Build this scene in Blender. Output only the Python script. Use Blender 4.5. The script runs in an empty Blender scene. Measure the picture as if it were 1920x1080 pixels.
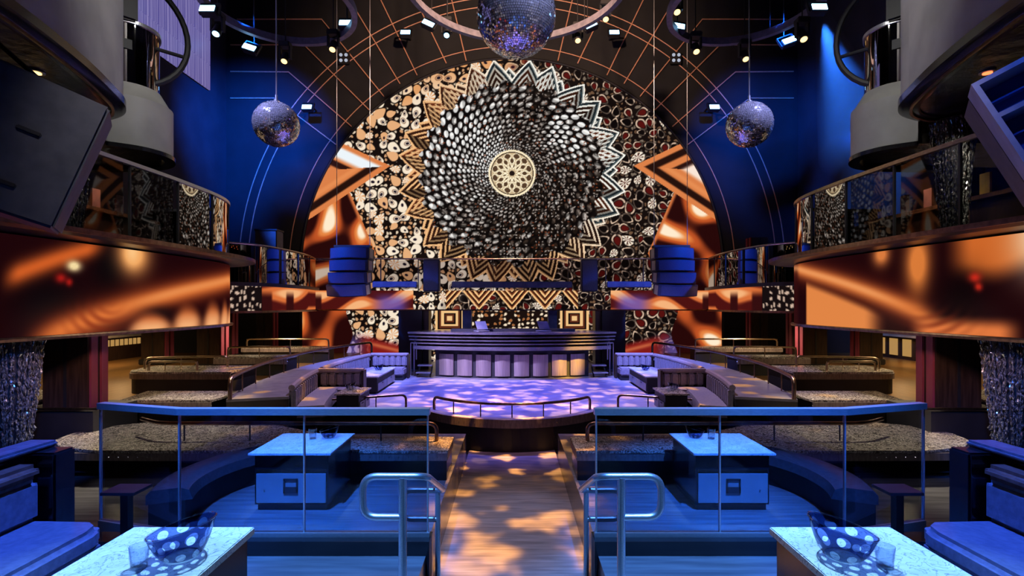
import bpy, bmesh, math, random
import numpy as np
from mathutils import Vector, Matrix, Euler

random.seed(7)
SC = bpy.context.scene
COL = SC.collection
PI = math.pi
F = 960.0            # focal length in pixels of the 1920 wide frame
EYE = 1.75           # camera height above the seating platform
HOR = 571.0          # row of the horizon

# ------------------------------------------------------------------ camera
cam_data = bpy.data.cameras.new('camera')
cam_data.sensor_width = 36.0
cam_data.lens = 36.0 * F / 1920.0
cam_data.shift_y = (HOR - 540.0) / 1920.0
cam_data.clip_end = 200
cam_data.clip_start = 0.05
cam = bpy.data.objects.new('camera', cam_data)
cam.location = (0, 0, EYE)
cam.rotation_euler = (PI / 2, 0, 0)
COL.objects.link(cam)
SC.camera = cam

# ------------------------------------------------------------------ world, exposure
w = bpy.data.worlds.new('world')
SC.world = w
w.use_nodes = True
w.node_tree.nodes['Background'].inputs[0].default_value = (0.02, 0.035, 0.09, 1)
w.node_tree.nodes['Background'].inputs[1].default_value = 0.10
vs = SC.view_settings
vs.view_transform = 'Standard'
vs.look = 'None'
vs.exposure = 0.0
vs.gamma = 1.0
vs.use_curve_mapping = False
try:
    SC.cycles.use_denoising = True
    SC.cycles.max_bounces = 8
    SC.cycles.diffuse_bounces = 3
    SC.cycles.glossy_bounces = 4
    SC.cycles.transparent_max_bounces = 12
    SC.cycles.transmission_bounces = 6
    SC.cycles.sample_clamp_indirect = 4.0
    SC.cycles.caustics_refractive = False
    SC.cycles.caustics_reflective = False
except Exception:
    pass


# ------------------------------------------------------------------ stage lighting
def spot(name, loc, target, color, power, angle=40, blend=0.5, radius=0.08, gobo=None):
    L = bpy.data.lights.new(name, 'SPOT')
    L.color = color
    L.energy = power
    L.spot_size = math.radians(angle)
    L.spot_blend = blend
    L.shadow_soft_size = radius
    o = bpy.data.objects.new(name, L)
    o.location = loc
    d = Vector(target) - Vector(loc)
    o.rotation_euler = d.to_track_quat('-Z', 'Y').to_euler()
    COL.objects.link(o)
    if gobo:
        # projected pattern: a break-up gobo in the lamp itself
        L.color = (1, 1, 1)
        L.use_nodes = True
        nt = L.node_tree
        N = nt.nodes
        em = [n for n in N if n.type == 'EMISSION'][0]
        tc = N.new('ShaderNodeTexCoord')
        sep = N.new('ShaderNodeSeparateXYZ')
        nt.links.new(tc.outputs['Normal'], sep.inputs[0])
        dx = N.new('ShaderNodeMath'); dx.operation = 'DIVIDE'
        dy = N.new('ShaderNodeMath'); dy.operation = 'DIVIDE'
        nt.links.new(sep.outputs[0], dx.inputs[0]); nt.links.new(sep.outputs[2], dx.inputs[1])
        nt.links.new(sep.outputs[1], dy.inputs[0]); nt.links.new(sep.outputs[2], dy.inputs[1])
        cmb = N.new('ShaderNodeCombineXYZ')
        nt.links.new(dx.outputs[0], cmb.inputs[0]); nt.links.new(dy.outputs[0], cmb.inputs[1])
        nz = N.new('ShaderNodeTexNoise'); nz.inputs['Scale'].default_value = gobo['scale'] * 1.3
        nt.links.new(cmb.outputs[0], nz.inputs['Vector'])
        mx = N.new('ShaderNodeVectorMath'); mx.operation = 'MULTIPLY_ADD'
        mx.inputs[1].default_value = (gobo.get('warp', 0.15),) * 3
        nt.links.new(nz.outputs['Color'], mx.inputs[0]); nt.links.new(cmb.outputs[0], mx.inputs[2])
        vo = N.new('ShaderNodeTexVoronoi'); vo.inputs['Scale'].default_value = gobo['scale']
        vo.feature = gobo.get('feature', 'SMOOTH_F1')
        nt.links.new(mx.outputs[0], vo.inputs['Vector'])
        rp = N.new('ShaderNodeValToRGB')
        els = gobo['ramp']
        while len(rp.color_ramp.elements) < len(els):
            rp.color_ramp.elements.new(0.5)
        for e, (p, c) in zip(rp.color_ramp.elements, els):
            e.position = p
            e.color = (*c, 1)
        nt.links.new(vo.outputs['Distance'], rp.inputs[0])
        nt.links.new(rp.outputs[0], em.inputs[0])
        em.inputs[1].default_value = 1.0
    return o


BLUE = (0.05, 0.26, 1.0)
SKYB = (0.16, 0.50, 1.0)
LILAC = (0.40, 0.34, 1.0)
AMBER = (1.0, 0.50, 0.13)

for s in (-1, 1):
    # blue key on the near tables and seats
    spot('table_spot', (s * 0.9, 4.4, 7.5), (s * 1.6, 2.1, 0.7), (0.26, 0.58, 1.0), 4600, 20, 0.7, 0.03)
    spot('seat_spot', (s * 0.9, 4.6, 7.8), (s * 2.75, 2.5, 0.4), (0.05, 0.15, 1.0), 9000, 24, 0.8, 0.1)
    spot('platform_spot', (s * 1.6, 0.6, 8.3), (s * 1.0, 3.5, 0.0), (0.09, 0.32, 1.0), 9000, 17, 0.8, 0.1)
    # blue wash over the sunken booths behind the glass
    spot('booth_spot', (s * 2.6, 1.4, 8.3), (s * 2.05, 4.9, -0.2), (0.018, 0.18, 1.0), 30000, 19, 1.0, 0.08)
    spot('cap_rail_spot', (s * 2.2, 6.5, 8.2), (s * 1.7, 3.65, 1.0), (0.12, 0.30, 1.0), 3000, 16, 0.9, 0.1)
    spot('table_top_spot', (s * 3.4, 8.6, 8.2), (s * 2.15, 5.35, 0.3), (0.26, 0.58, 1.0), 5200, 8, 0.6, 0.05)
    # blue wash on the side walls
    spot('wall_wash', (s * 6.2, 11.5, 8.6), (s * 8.4, 17.0, 7.0), (0.005, 0.11, 1.0), 8200 if s < 0 else 4200, 58, 1.0, 0.1)
    # line arrays and mirror balls
    spot('array_spot', (s * 8.6, 11.2, 6.2), (s * 4.3, 13.6, 2.6), (0.02, 0.12, 1.0), 5200, 24, 0.8, 0.1)
    spot('ball_spot', (s * 6.4, 8.6, 9.2), (s * 5.05, 11.0, 5.7), (0.40, 0.42, 1.0), 3600, 26, 0.8, 0.3)
    # stage booths
    spot('stage_booth_spot', (s * 1.8, 9.2, 8.4), (s * 3.9, 12.6, 0.2), (0.20, 0.24, 1.0), 13000, 24, 0.8, 0.1)
    spot('stage_booth_amber', (s * 2.6, 12.8, 8.4), (s * 3.6, 9.2, 0.2), AMBER, 8500, 34, 0.8, 0.03,
         gobo=dict(scale=14, warp=0.08, feature='F1', ramp=[(0.0, (1.0, 0.55, 0.22)), (0.22, (1.0, 0.5, 0.25)), (0.34, (0.24, 0.18, 0.34)), (1.0, (0.16, 0.13, 0.32))]))
    # warm lamps added to brighten the terraces, bars and counters
    spot('terrace_spot', (s * 7.4, 9.3, 2.10), (s * 7.2, 9.3, 0.3), (1.0, 0.74, 0.44), 190, 150, 0.8, 0.1)
    spot('terrace_spot', (s * 9.0, 11.8, 1.55), (s * 9.0, 11.8, 0.1), (1.0, 0.68, 0.34), 80, 160, 0.8, 0.1)
    spot('terrace_spot', (s * 6.6, 13.2, 1.55), (s * 6.6, 13.2, 0.1), (1.0, 0.74, 0.46), 170, 160, 0.8, 0.1)
    spot('bar_spot', (s * 10.4, 13.0, 1.55), (s * 11.5, 13.2, 0.4), (1.0, 0.62, 0.3), 130, 160, 0.8, 0.1)
    spot('counter_spot', (s * 4.0, 7.6, 3.9), (s * 4.9, 6.7, 0.1), (1.0, 0.84, 0.6), 900, 50, 0.8, 0.1)
    spot('column_spot', (s * 4.3, 5.0, 1.9), (s * 5.9, 6.9, 0.7), (1.0, 0.55, 0.5), 110, 60, 0.9, 0.1)  # added lamp lifting the dark column front
    spot('band_spot', (s * 2.4, 3.0, 5.5), (s * 3.2, 5.85, 0.05), (0.8, 0.72, 0.8), 300, 50, 0.9, 0.1)  # added lamp to bring out the riveted band
    # soft light on the plaster fronts of the upper balconies
    spot('fascia_spot', (s * 1.2, 4.2, 8.6), (s * 5.2, 7.0, 5.0), (1.0, 0.97, 0.92), 760, 40, 0.9, 0.3)
    spot('bead_spot', (s * 4.0, 4.3, 1.9), (s * 5.8, 5.95, 0.2), (0.04, 0.18, 1.0), 260, 42, 0.9, 0.1)

for s in (-1, 1):
    spot('dance_floor_lilac', (s * 1.75, 10.9, 8.5), (s * 0.5, 11.2, -0.1), LILAC, 7500, 46, 0.8, 0.012,
         gobo=dict(scale=18, warp=0.05, feature='F1', ramp=[(0.0, (0.95, 0.58, 0.85)), (0.26, (0.85, 0.52, 0.90)), (0.40, (0.10, 0.10, 0.70)), (1.0, (0.03, 0.04, 0.45))]))
spot('dance_floor_amber', (0.6, 7.2, 8.6), (0, 9.0, -0.1), AMBER, 24000, 26, 0.7, 0.012,
     gobo=dict(scale=17, warp=0.06, feature='F1', ramp=[(0.0, (1.0, 0.50, 0.16)), (0.22, (1.0, 0.42, 0.12)), (0.38, (0.04, 0.02, 0.04)), (1.0, (0, 0, 0))]))
spot('aisle_amber', (0.0, 9.0, 8.6), (0, 5.9, -0.7), AMBER, 17000, 20, 0.6, 0.05,
     gobo=dict(scale=13, warp=0.16, feature='F1', ramp=[(0.0, (1.0, 0.48, 0.14)), (0.22, (1.0, 0.42, 0.10)), (0.46, (0.07, 0.04, 0.04)), (1.0, (0.02, 0.02, 0.04))]))
spot('aisle_lilac', (0.3, 3.6, 8.2), (0, 5.6, -0.7), (0.34, 0.42, 0.85), 1900, 16, 0.8, 0.05)
spot('horn_spot', (2.4, 1.6, 5.2), (3.9, 3.8, 3.0), (0.03, 0.14, 1.0), 160, 26, 0.8, 0.05)
for s in (-1, 1):
    spot('bead_downlight', (s * 5.55, 6.35, 4.2), (s * 5.95, 6.9, 3.0), (1.0, 0.9, 0.7), 70, 70, 0.8, 0.05)
    spot('board_fill', (s * 6.1, 8.2, 4.0), (s * 6.7, 8.0, 3.2), (1.0, 0.7, 0.45), 35, 100, 0.8, 0.05)  # added lamp brightening the boards that stand for reflections
spot('booth_front_lilac', (-4.3, 8.6, 3.9), (-0.9, 13.2, 0.5), (0.50, 0.42, 1.0), 6500, 26, 0.8, 0.1)
spot('booth_front_amber', (4.5, 8.8, 3.9), (1.45, 13.35, 0.22), (1.0, 0.55, 0.08), 11000, 9, 0.8, 0.1)
spot('blue_beam', (6.50, 10.70, 7.62), (8.4, 12.4, 5.75), (0.03, 0.2, 1.0), 3600, 36, 0.9, 0.05)
spot('big_ball_spot', (1.8, 6.5, 9.6), (0.1, 10.0, 7.4), (0.45, 0.5, 1.0), 2400, 24, 0.8, 0.3)
spot('copper_fill', (0.0, 9.0, 9.8), (0.0, 17.0, 8.6), (1.0, 0.62, 0.42), 2300, 100, 0.6, 0.2)  # added warm lamp so the copper lines show


# ------------------------------------------------------------------ helpers
def P(px, py, d):
    return Vector(((px - 960.0) / F * d, d, EYE - (py - HOR) / F * d))


MATS = {}


def mat(name, c1, c2=None, rough=0.5, metal=0.0, scale=6.0, bump=0.0, stretch=(1, 1, 1), detail=4, spec=0.5,
        lo=0.35, hi=0.65, emit=None, estr=0.0, rough2=None, coat=0.0):
    if name in MATS:
        return MATS[name]
    m = bpy.data.materials.new(name)
    m.use_nodes = True
    nt = m.node_tree
    b = nt.nodes['Principled BSDF']
    b.inputs['Roughness'].default_value = rough
    b.inputs['Metallic'].default_value = metal
    b.inputs['Specular IOR Level'].default_value = spec
    if coat:
        b.inputs['Coat Weight'].default_value = coat
        b.inputs['Coat Roughness'].default_value = 0.08
    tc = nt.nodes.new('ShaderNodeTexCoord')
    mp = nt.nodes.new('ShaderNodeMapping')
    mp.inputs['Scale'].default_value = stretch
    nz = nt.nodes.new('ShaderNodeTexNoise')
    nz.inputs['Scale'].default_value = scale
    nz.inputs['Detail'].default_value = detail
    nt.links.new(tc.outputs['Object'], mp.inputs[0])
    nt.links.new(mp.outputs[0], nz.inputs['Vector'])
    rp = nt.nodes.new('ShaderNodeValToRGB')
    rp.color_ramp.elements[0].position = lo
    rp.color_ramp.elements[1].position = hi
    c2 = c2 or tuple(x * 1.25 for x in c1)
    rp.color_ramp.elements[0].color = (*c1, 1)
    rp.color_ramp.elements[1].color = (*c2, 1)
    nt.links.new(nz.outputs[0], rp.inputs[0])
    nt.links.new(rp.outputs[0], b.inputs['Base Color'])
    if rough2 is not None:
        mr = nt.nodes.new('ShaderNodeMapRange')
        mr.inputs[3].default_value = rough
        mr.inputs[4].default_value = rough2
        nt.links.new(nz.outputs[0], mr.inputs[0])
        nt.links.new(mr.outputs[0], b.inputs['Roughness'])
    if bump:
        bp = nt.nodes.new('ShaderNodeBump')
        bp.inputs['Strength'].default_value = bump
        bp.inputs['Distance'].default_value = 0.02
        nt.links.new(nz.outputs[0], bp.inputs['Height'])
        nt.links.new(bp.outputs[0], b.inputs['Normal'])
    if emit:
        b.inputs['Emission Color'].default_value = (*emit, 1)
        b.inputs['Emission Strength'].default_value = estr
    MATS[name] = m
    return m


def glass_mat(name, tint, refl_color, fac):
    """thin pane: tinted straight-through light plus a mirror reflection that grows towards grazing angles"""
    m = bpy.data.materials.new(name)
    m.use_nodes = True
    nt = m.node_tree
    nt.nodes.remove(nt.nodes['Principled BSDF'])
    out = [n for n in nt.nodes if n.type == 'OUTPUT_MATERIAL'][0]
    tr = nt.nodes.new('ShaderNodeBsdfTransparent')
    tr.inputs[0].default_value = (*tint, 1)
    gl = nt.nodes.new('ShaderNodeBsdfGlossy')
    gl.inputs['Roughness'].default_value = 0.02
    gl.inputs['Color'].default_value = (*refl_color, 1)
    lf = nt.nodes.new('ShaderNodeLayerWeight')
    lf.inputs['Blend'].default_value = 0.5
    lw = nt.nodes.new('ShaderNodeMath')
    lw.operation = 'POWER'
    lw.inputs[1].default_value = 4.0
    nt.links.new(lf.outputs['Facing'], lw.inputs[0])
    mr = nt.nodes.new('ShaderNodeMapRange')
    mr.inputs[3].default_value = fac
    mr.inputs[4].default_value = 1.0
    nt.links.new(lw.outputs[0], mr.inputs[0])
    mx = nt.nodes.new('ShaderNodeMixShader')
    nt.links.new(mr.outputs[0], mx.inputs[0])
    nt.links.new(tr.outputs[0], mx.inputs[1])
    nt.links.new(gl.outputs[0], mx.inputs[2])
    nt.links.new(mx.outputs[0], out.inputs[0])
    MATS[name] = m
    return m


def led_mat(name, strength=1.0):
    m = bpy.data.materials.new(name)
    m.use_nodes = True
    nt = m.node_tree
    b = nt.nodes['Principled BSDF']
    b.inputs['Base Color'].default_value = (0.004, 0.004, 0.004, 1)
    b.inputs['Roughness'].default_value = 0.5
    b.inputs['Specular IOR Level'].default_value = 0.0
    at = nt.nodes.new('ShaderNodeAttribute')
    at.attribute_name = 'picture'
    nt.links.new(at.outputs['Color'], b.inputs['Emission Color'])
    b.inputs['Emission Strength'].default_value = strength
    MATS[name] = m
    return m


def emit_mat(name, c, strength):
    return mat(name, (0.02, 0.02, 0.02), emit=c, estr=strength, rough=0.4)


def marble(name, dark, light, vein, scale=3.0, rough=0.25, tight=0.04):
    m = bpy.data.materials.new(name)
    m.use_nodes = True
    nt = m.node_tree
    b = nt.nodes['Principled BSDF']
    b.inputs['Roughness'].default_value = rough
    tc = nt.nodes.new('ShaderNodeTexCoord')
    n1 = nt.nodes.new('ShaderNodeTexNoise'); n1.inputs['Scale'].default_value = scale; n1.inputs['Detail'].default_value = 8
    n1.inputs['Roughness'].default_value = 0.65
    n1.inputs['Distortion'].default_value = 1.2
    n2 = nt.nodes.new('ShaderNodeTexNoise'); n2.inputs['Scale'].default_value = scale * 2.3; n2.inputs['Detail'].default_value = 10
    n2.inputs['Distortion'].default_value = 2.5
    nt.links.new(tc.outputs['Object'], n1.inputs['Vector']); nt.links.new(tc.outputs['Object'], n2.inputs['Vector'])
    r1 = nt.nodes.new('ShaderNodeValToRGB')
    r1.color_ramp.elements[0].position = 0.32; r1.color_ramp.elements[0].color = (*dark, 1)
    r1.color_ramp.elements[1].position = 0.68; r1.color_ramp.elements[1].color = (*light, 1)
    nt.links.new(n1.outputs[0], r1.inputs[0])
    r2 = nt.nodes.new('ShaderNodeValToRGB')
    e = r2.color_ramp.elements
    e[0].position = 0.5 - tight; e[0].color = (0, 0, 0, 1)
    e[1].position = 0.5; e[1].color = (1, 1, 1, 1)
    x = e.new(0.5 + tight); x.color = (0, 0, 0, 1)
    nt.links.new(n2.outputs[0], r2.inputs[0])
    mx = nt.nodes.new('ShaderNodeMixRGB')
    nt.links.new(r2.outputs[0], mx.inputs[0]); nt.links.new(r1.outputs[0], mx.inputs[1])
    mx.inputs[2].default_value = (*vein, 1)
    nt.links.new(mx.outputs[0], b.inputs['Base Color'])
    MATS[name] = m
    return m


BLACK = mat('matt_black', (0.010, 0.010, 0.012), (0.016, 0.016, 0.019), rough=0.6, scale=3)
GLOSSBLACK = mat('lacquered_black', (0.008, 0.008, 0.010), (0.014, 0.013, 0.015), rough=0.18, scale=4)
BACKW = mat('black_back_wall', (0.012, 0.012, 0.014), (0.018, 0.018, 0.020), rough=0.8, scale=1.5)
WALLD = mat('painted_dark_wall', (0.030, 0.032, 0.040), (0.045, 0.047, 0.055), rough=0.75, scale=1.5, bump=0.1)
STEEL = mat('brushed_steel', (0.55, 0.56, 0.60), (0.70, 0.71, 0.75), rough=0.36, metal=0.9, scale=30, stretch=(1, 12, 12))
DSTEEL = mat('dark_bronze_tube', (0.20, 0.13, 0.10), (0.34, 0.22, 0.16), rough=0.28, metal=1.0, scale=14)
COPPER = mat('copper_tube', (0.85, 0.40, 0.24), (0.95, 0.50, 0.32), rough=0.45, metal=0.15, scale=10)
BRASS = mat('aged_brass', (0.34, 0.25, 0.16), (0.50, 0.38, 0.24), rough=0.3, metal=1.0, scale=16, stretch=(1, 1, 4))
TRIM = mat('riveted_bronze_band', (0.20, 0.16, 0.15), (0.32, 0.26, 0.23), rough=0.42, metal=0.5, scale=9, stretch=(4, 4, 1))
RIVET = mat('rivet_steel', (0.7, 0.66, 0.6), (0.8, 0.76, 0.7), rough=0.25, metal=1.0)
NAVY = mat('navy_leather', (0.10, 0.11, 0.15), (0.15, 0.16, 0.21), rough=0.30, scale=26, bump=0.12, detail=8)
BROWNL = mat('brown_leather', (0.09, 0.045, 0.035), (0.15, 0.08, 0.06), rough=0.32, scale=30, bump=0.15, detail=8)
DARKL = mat('black_leather', (0.045, 0.048, 0.065), (0.07, 0.075, 0.095), rough=0.28, scale=26, bump=0.12, detail=8)
GREYL = mat('grey_leather', (0.26, 0.23, 0.26), (0.34, 0.30, 0.33), rough=0.4, scale=26, bump=0.1)
CABINET = mat('grey_laminate', (0.20, 0.21, 0.24), (0.26, 0.27, 0.30), rough=0.4, scale=3)
GREYF = mat('grey_plaster_front', (0.26, 0.255, 0.24), (0.36, 0.35, 0.33), rough=0.55, scale=1.6, bump=0.05)
SOFFIT = mat('crumpled_dark_soffit', (0.010, 0.009, 0.008), (0.06, 0.05, 0.04), rough=0.25, scale=5, bump=0.9, detail=6, metal=0.3)
MAROON = mat('maroon_panel', (0.22, 0.035, 0.065), (0.30, 0.055, 0.09), rough=0.45, scale=4, stretch=(1, 1, 0.2))
DWOOD = mat('dark_walnut', (0.028, 0.016, 0.012), (0.055, 0.032, 0.022), rough=0.4, scale=5, stretch=(6, 6, 0.5))
FLOORD = mat('dark_oak_floor', (0.16, 0.15, 0.15), (0.30, 0.28, 0.27), rough=0.34, scale=3.5, stretch=(0.6, 7, 1), rough2=0.5, detail=8)
FLOORB = mat('dark_vinyl_floor', (0.10, 0.10, 0.115), (0.17, 0.17, 0.19), rough=0.22, scale=3.0, stretch=(0.5, 6, 1), detail=8)
FLOORO = mat('golden_oak_floor', (0.17, 0.085, 0.022), (0.27, 0.14, 0.042), rough=0.35, scale=4, stretch=(7, 0.8, 1), detail=8)
DANCE = mat('polished_dance_floor', (0.30, 0.28, 0.30), (0.40, 0.37, 0.39), rough=0.30, scale=5, rough2=0.4)
PATH = mat('walkway_vinyl', (0.16, 0.15, 0.16), (0.24, 0.22, 0.23), rough=0.4, scale=6)
MARB_W = marble('white_marble', (0.50, 0.55, 0.60), (0.80, 0.83, 0.86), (0.22, 0.26, 0.33), 4.5, 0.22, 0.025)
MARB_D = marble('brown_veined_marble', (0.05, 0.04, 0.035), (0.24, 0.20, 0.16), (0.75, 0.68, 0.55), 5.0, 0.2, 0.06)
MIRROR = mat('mirror_facets', (0.90, 0.90, 0.93), (0.96, 0.96, 1.0), rough=0.10, metal=0.78, scale=2)
PANE = glass_mat('clear_railing_glass', (0.58, 0.60, 0.64), (0.85, 0.88, 0.95), 0.03)
DGLASS = glass_mat('smoked_mirror_glass', (0.16, 0.15, 0.15), (0.95, 0.90, 0.86), 0.55)
SMOKED = glass_mat('smoked_clear_glass', (0.55, 0.54, 0.55), (0.9, 0.9, 0.95), 0.015)
CLEAR = glass_mat('clear_glass', (0.90, 0.94, 0.97), (0.95, 0.97, 1.0), 0.14)
LED = led_mat('led_screen_picture', 1.0)
LAMPB = emit_mat('blue_lamp_lens', (0.28, 0.62, 1.0), 7.0)
LAMPW = emit_mat('warm_lamp_lens', (1.0, 0.62, 0.22), 3.0)
LAMPR = emit_mat('red_downlight_lens', (1.0, 0.16, 0.05), 3.0)
AMBERG = emit_mat('amber_backlit_glass', (1.0, 0.55, 0.16), 0.42)
SCREENB = emit_mat('till_screen', (0.35, 0.75, 0.95), 1.0)
SPKBLUE = mat('speaker_dark_shell', (0.020, 0.026, 0.055), (0.03, 0.036, 0.07), rough=0.45, scale=5)


# ------------------------------------------------------------------ mesh building
WLOC = {}


class MB:
    def __init__(self, s=1):
        self.v = []
        self.f = []
        self.s = s

    def add(self, verts, faces):
        o = len(self.v)
        self.v += [tuple(p) for p in verts]
        self.f += [tuple(i + o for i in q) for q in faces]
        return self

    def box(self, x0, x1, y0, y1, z0, z1):
        vs_ = [(x, y, z) for z in (z0, z1) for y in (y0, y1) for x in (x0, x1)]
        return self.add(vs_, [(0, 2, 3, 1), (4, 5, 7, 6), (0, 1, 5, 4), (2, 6, 7, 3), (0, 4, 6, 2), (1, 3, 7, 5)])

    def obox(self, c, size, M):
        hx, hy, hz = [k / 2 for k in size]
        c = Vector(c)
        vs_ = [tuple(c + M @ Vector((x, y, z))) for z in (-hz, hz) for y in (-hy, hy) for x in (-hx, hx)]
        return self.add(vs_, [(0, 2, 3, 1), (4, 5, 7, 6), (0, 1, 5, 4), (2, 6, 7, 3), (0, 4, 6, 2), (1, 3, 7, 5)])

    def prism(self, poly, z0, z1):
        n = len(poly)
        vs_ = [(x, y, z0) for x, y in poly] + [(x, y, z1) for x, y in poly]
        fs = [tuple(range(n))[::-1], tuple(range(n, 2 * n))]
        fs += [(i, (i + 1) % n, n + (i + 1) % n, n + i) for i in range(n)]
        return self.add(vs_, fs)

    def tube(self, path, r, n=8, closed=False, caps=True):
        path = [Vector(p) for p in path]
        m = len(path)
        vs_ = []
        up = None
        for i, p in enumerate(path):
            a = path[i - 1] if (i > 0 or closed) else p
            b = path[(i + 1) % m] if (i < m - 1 or closed) else p
            t = (b - a)
            t = t.normalized() if t.length > 1e-9 else Vector((0, 0, 1))
            if up is None:
                up = Vector((0, 0, 1)) if abs(t.z) < 0.9 else Vector((1, 0, 0))
            x = t.cross(up)
            if x.length < 1e-4:
                x = t.cross(Vector((0, 1, 0.3)))
            x.normalize()
            y = x.cross(t).normalized()
            up = y
            rr = r[i] if isinstance(r, (list, tuple)) else r
            for k in range(n):
                a_ = 2 * PI * k / n
                vs_.append(tuple(p + x * rr * math.cos(a_) + y * rr * math.sin(a_)))
        fs = []
        for i in range(m if closed else m - 1):
            j = (i + 1) % m
            for k in range(n):
                k2 = (k + 1) % n
                fs.append((i * n + k, i * n + k2, j * n + k2, j * n + k))
        if caps and not closed:
            fs.append(tuple(range(n))[::-1])
            fs.append(tuple(range((m - 1) * n, m * n)))
        return self.add(vs_, fs)

    def lathe(self, prof, n, c=(0, 0, 0), cap=True):
        c = Vector(c)
        vs_ = []
        for r, z in prof:
            for k in range(n):
                a = 2 * PI * k / n
                vs_.append((c.x + r * math.cos(a), c.y + r * math.sin(a), c.z + z))
        fs = []
        m = len(prof)
        for i in range(m - 1):
            for k in range(n):
                k2 = (k + 1) % n
                fs.append((i * n + k, i * n + k2, (i + 1) * n + k2, (i + 1) * n + k))
        if cap:
            fs.append(tuple(range(n))[::-1])
            fs.append(tuple(range((m - 1) * n, m * n)))
        return self.add(vs_, fs)

    def sweep(self, path, prof, closed_prof=True, caps=True):
        """path: list of (x, y); prof: list of (offset to the left of travel, z)"""
        m = len(path)
        n = len(prof)
        vs_ = []
        for i, (x, y) in enumerate(path):
            a = path[max(i - 1, 0)]
            b = path[min(i + 1, m - 1)]
            tx, ty = b[0] - a[0], b[1] - a[1]
            L = math.hypot(tx, ty) or 1
            nx, ny = -ty / L, tx / L
            for o, z in prof:
                vs_.append((x + nx * o, y + ny * o, z))
        fs = []
        for i in range(m - 1):
            for k in range(n if closed_prof else n - 1):
                k2 = (k + 1) % n
                fs.append((i * n + k, i * n + k2, (i + 1) * n + k2, (i + 1) * n + k))
        if closed_prof and caps:
            fs.append(tuple(range(n))[::-1])
            fs.append(tuple(range((m - 1) * n, m * n)))
        return self.add(vs_, fs)

    def sphere(self, c, r, n=12, m=8):
        prof = [(max(r * math.sin(PI * i / m), 1e-4), -r * math.cos(PI * i / m)) for i in range(m + 1)]
        return self.lathe(prof, n, c)

    def build(self, name, material, parent=None, smooth=False, bevel=0.0, segs=2, normals=True):
        V = np.array(self.v, dtype=float)
        V[:, 0] *= self.s
        c = (V.min(0) + V.max(0)) / 2
        if parent is None:
            c[2] = V[:, 2].min()
        V -= c
        me = bpy.data.meshes.new(name)
        me.from_pydata(V.tolist(), [], self.f)
        if bevel or normals or self.s < 0:
            bm = bmesh.new()
            bm.from_mesh(me)
            if bevel:
                bmesh.ops.remove_doubles(bm, verts=bm.verts, dist=1e-5)
                ed = [e for e in bm.edges if len(e.link_faces) == 2 and e.calc_face_angle(0) > 0.5]
                bmesh.ops.bevel(bm, geom=ed, offset=bevel, segments=segs, affect='EDGES', clamp_overlap=True)
            bmesh.ops.recalc_face_normals(bm, faces=bm.faces)
            bm.to_mesh(me)
            bm.free()
        if smooth:
            me.polygons.foreach_set('use_smooth', [True] * len(me.polygons))
            try:
                me.set_sharp_from_angle(angle=math.radians(40))
            except Exception:
                pass
        me.materials.append(material)
        o = bpy.data.objects.new(name, me)
        COL.objects.link(o)
        place(o, Vector(c), parent)
        return o


def place(o, wloc, parent=None):
    WLOC[o.name] = Vector(wloc)
    if parent is not None:
        o.parent = parent
        o.location = Vector(wloc) - WLOC[parent.name]
    else:
        o.location = wloc


def tag(o, label, cat, group=None, kind=None):
    o['label'] = label
    o['category'] = cat
    if group:
        o['group'] = group
    if kind:
        o['kind'] = kind
    return o


def structure(o, label=None, cat=None):
    o['kind'] = 'structure'
    if label:
        o['label'] = label
        o['category'] = cat or 'wall'
    return o


def thing(name, label, cat, loc, group=None):
    o = bpy.data.objects.new(name, None)
    o.empty_display_size = 0.2
    COL.objects.link(o)
    place(o, Vector(loc))
    return tag(o, label, cat, group)


def catmull(pts, n=8):
    pts = [np.array(p, float) for p in pts]
    out = []
    for i in range(len(pts) - 1):
        p0 = pts[max(i - 1, 0)]; p1 = pts[i]; p2 = pts[i + 1]; p3 = pts[min(i + 2, len(pts) - 1)]
        for k in range(n):
            t = k / n
            out.append(0.5 * ((2 * p1) + (-p0 + p2) * t + (2 * p0 - 5 * p1 + 4 * p2 - p3) * t * t + (-p0 + 3 * p1 - 3 * p2 + p3) * t ** 3))
    out.append(pts[-1])
    return [tuple(p) for p in out]


def fillet(pts, r, n=6):
    """round the corners of a polyline (3D)"""
    pts = [Vector(p) for p in pts]
    out = [pts[0]]
    for i in range(1, len(pts) - 1):
        a, b, c = pts[i - 1], pts[i], pts[i + 1]
        d1 = (a - b); d2 = (c - b)
        rr = min(r, d1.length * 0.49, d2.length * 0.49)
        p = b + d1.normalized() * rr
        q = b + d2.normalized() * rr
        for k in range(n + 1):
            t = k / n
            out.append((1 - t) ** 2 * p + 2 * t * (1 - t) * b + t * t * q)
    out.append(pts[-1])
    return out


def offset_path(path, o):
    m = len(path)
    res = []
    for i, (x, y) in enumerate(path):
        a = path[max(i - 1, 0)]; b = path[min(i + 1, m - 1)]
        tx, ty = b[0] - a[0], b[1] - a[1]
        L = math.hypot(tx, ty) or 1
        res.append((x - ty / L * o, y + tx / L * o))
    return res


def resample(path, step):
    """points at equal steps along a 2D path"""
    out = [path[0]]
    acc = 0.0
    for a, b in zip(path[:-1], path[1:]):
        L = math.hypot(b[0] - a[0], b[1] - a[1])
        if L < 1e-9:
            continue
        t = step - acc
        while t <= L + 1e-9:
            out.append((a[0] + (b[0] - a[0]) * t / L, a[1] + (b[1] - a[1]) * t / L))
            t += step
        acc = L - (t - step)
    return out


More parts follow.
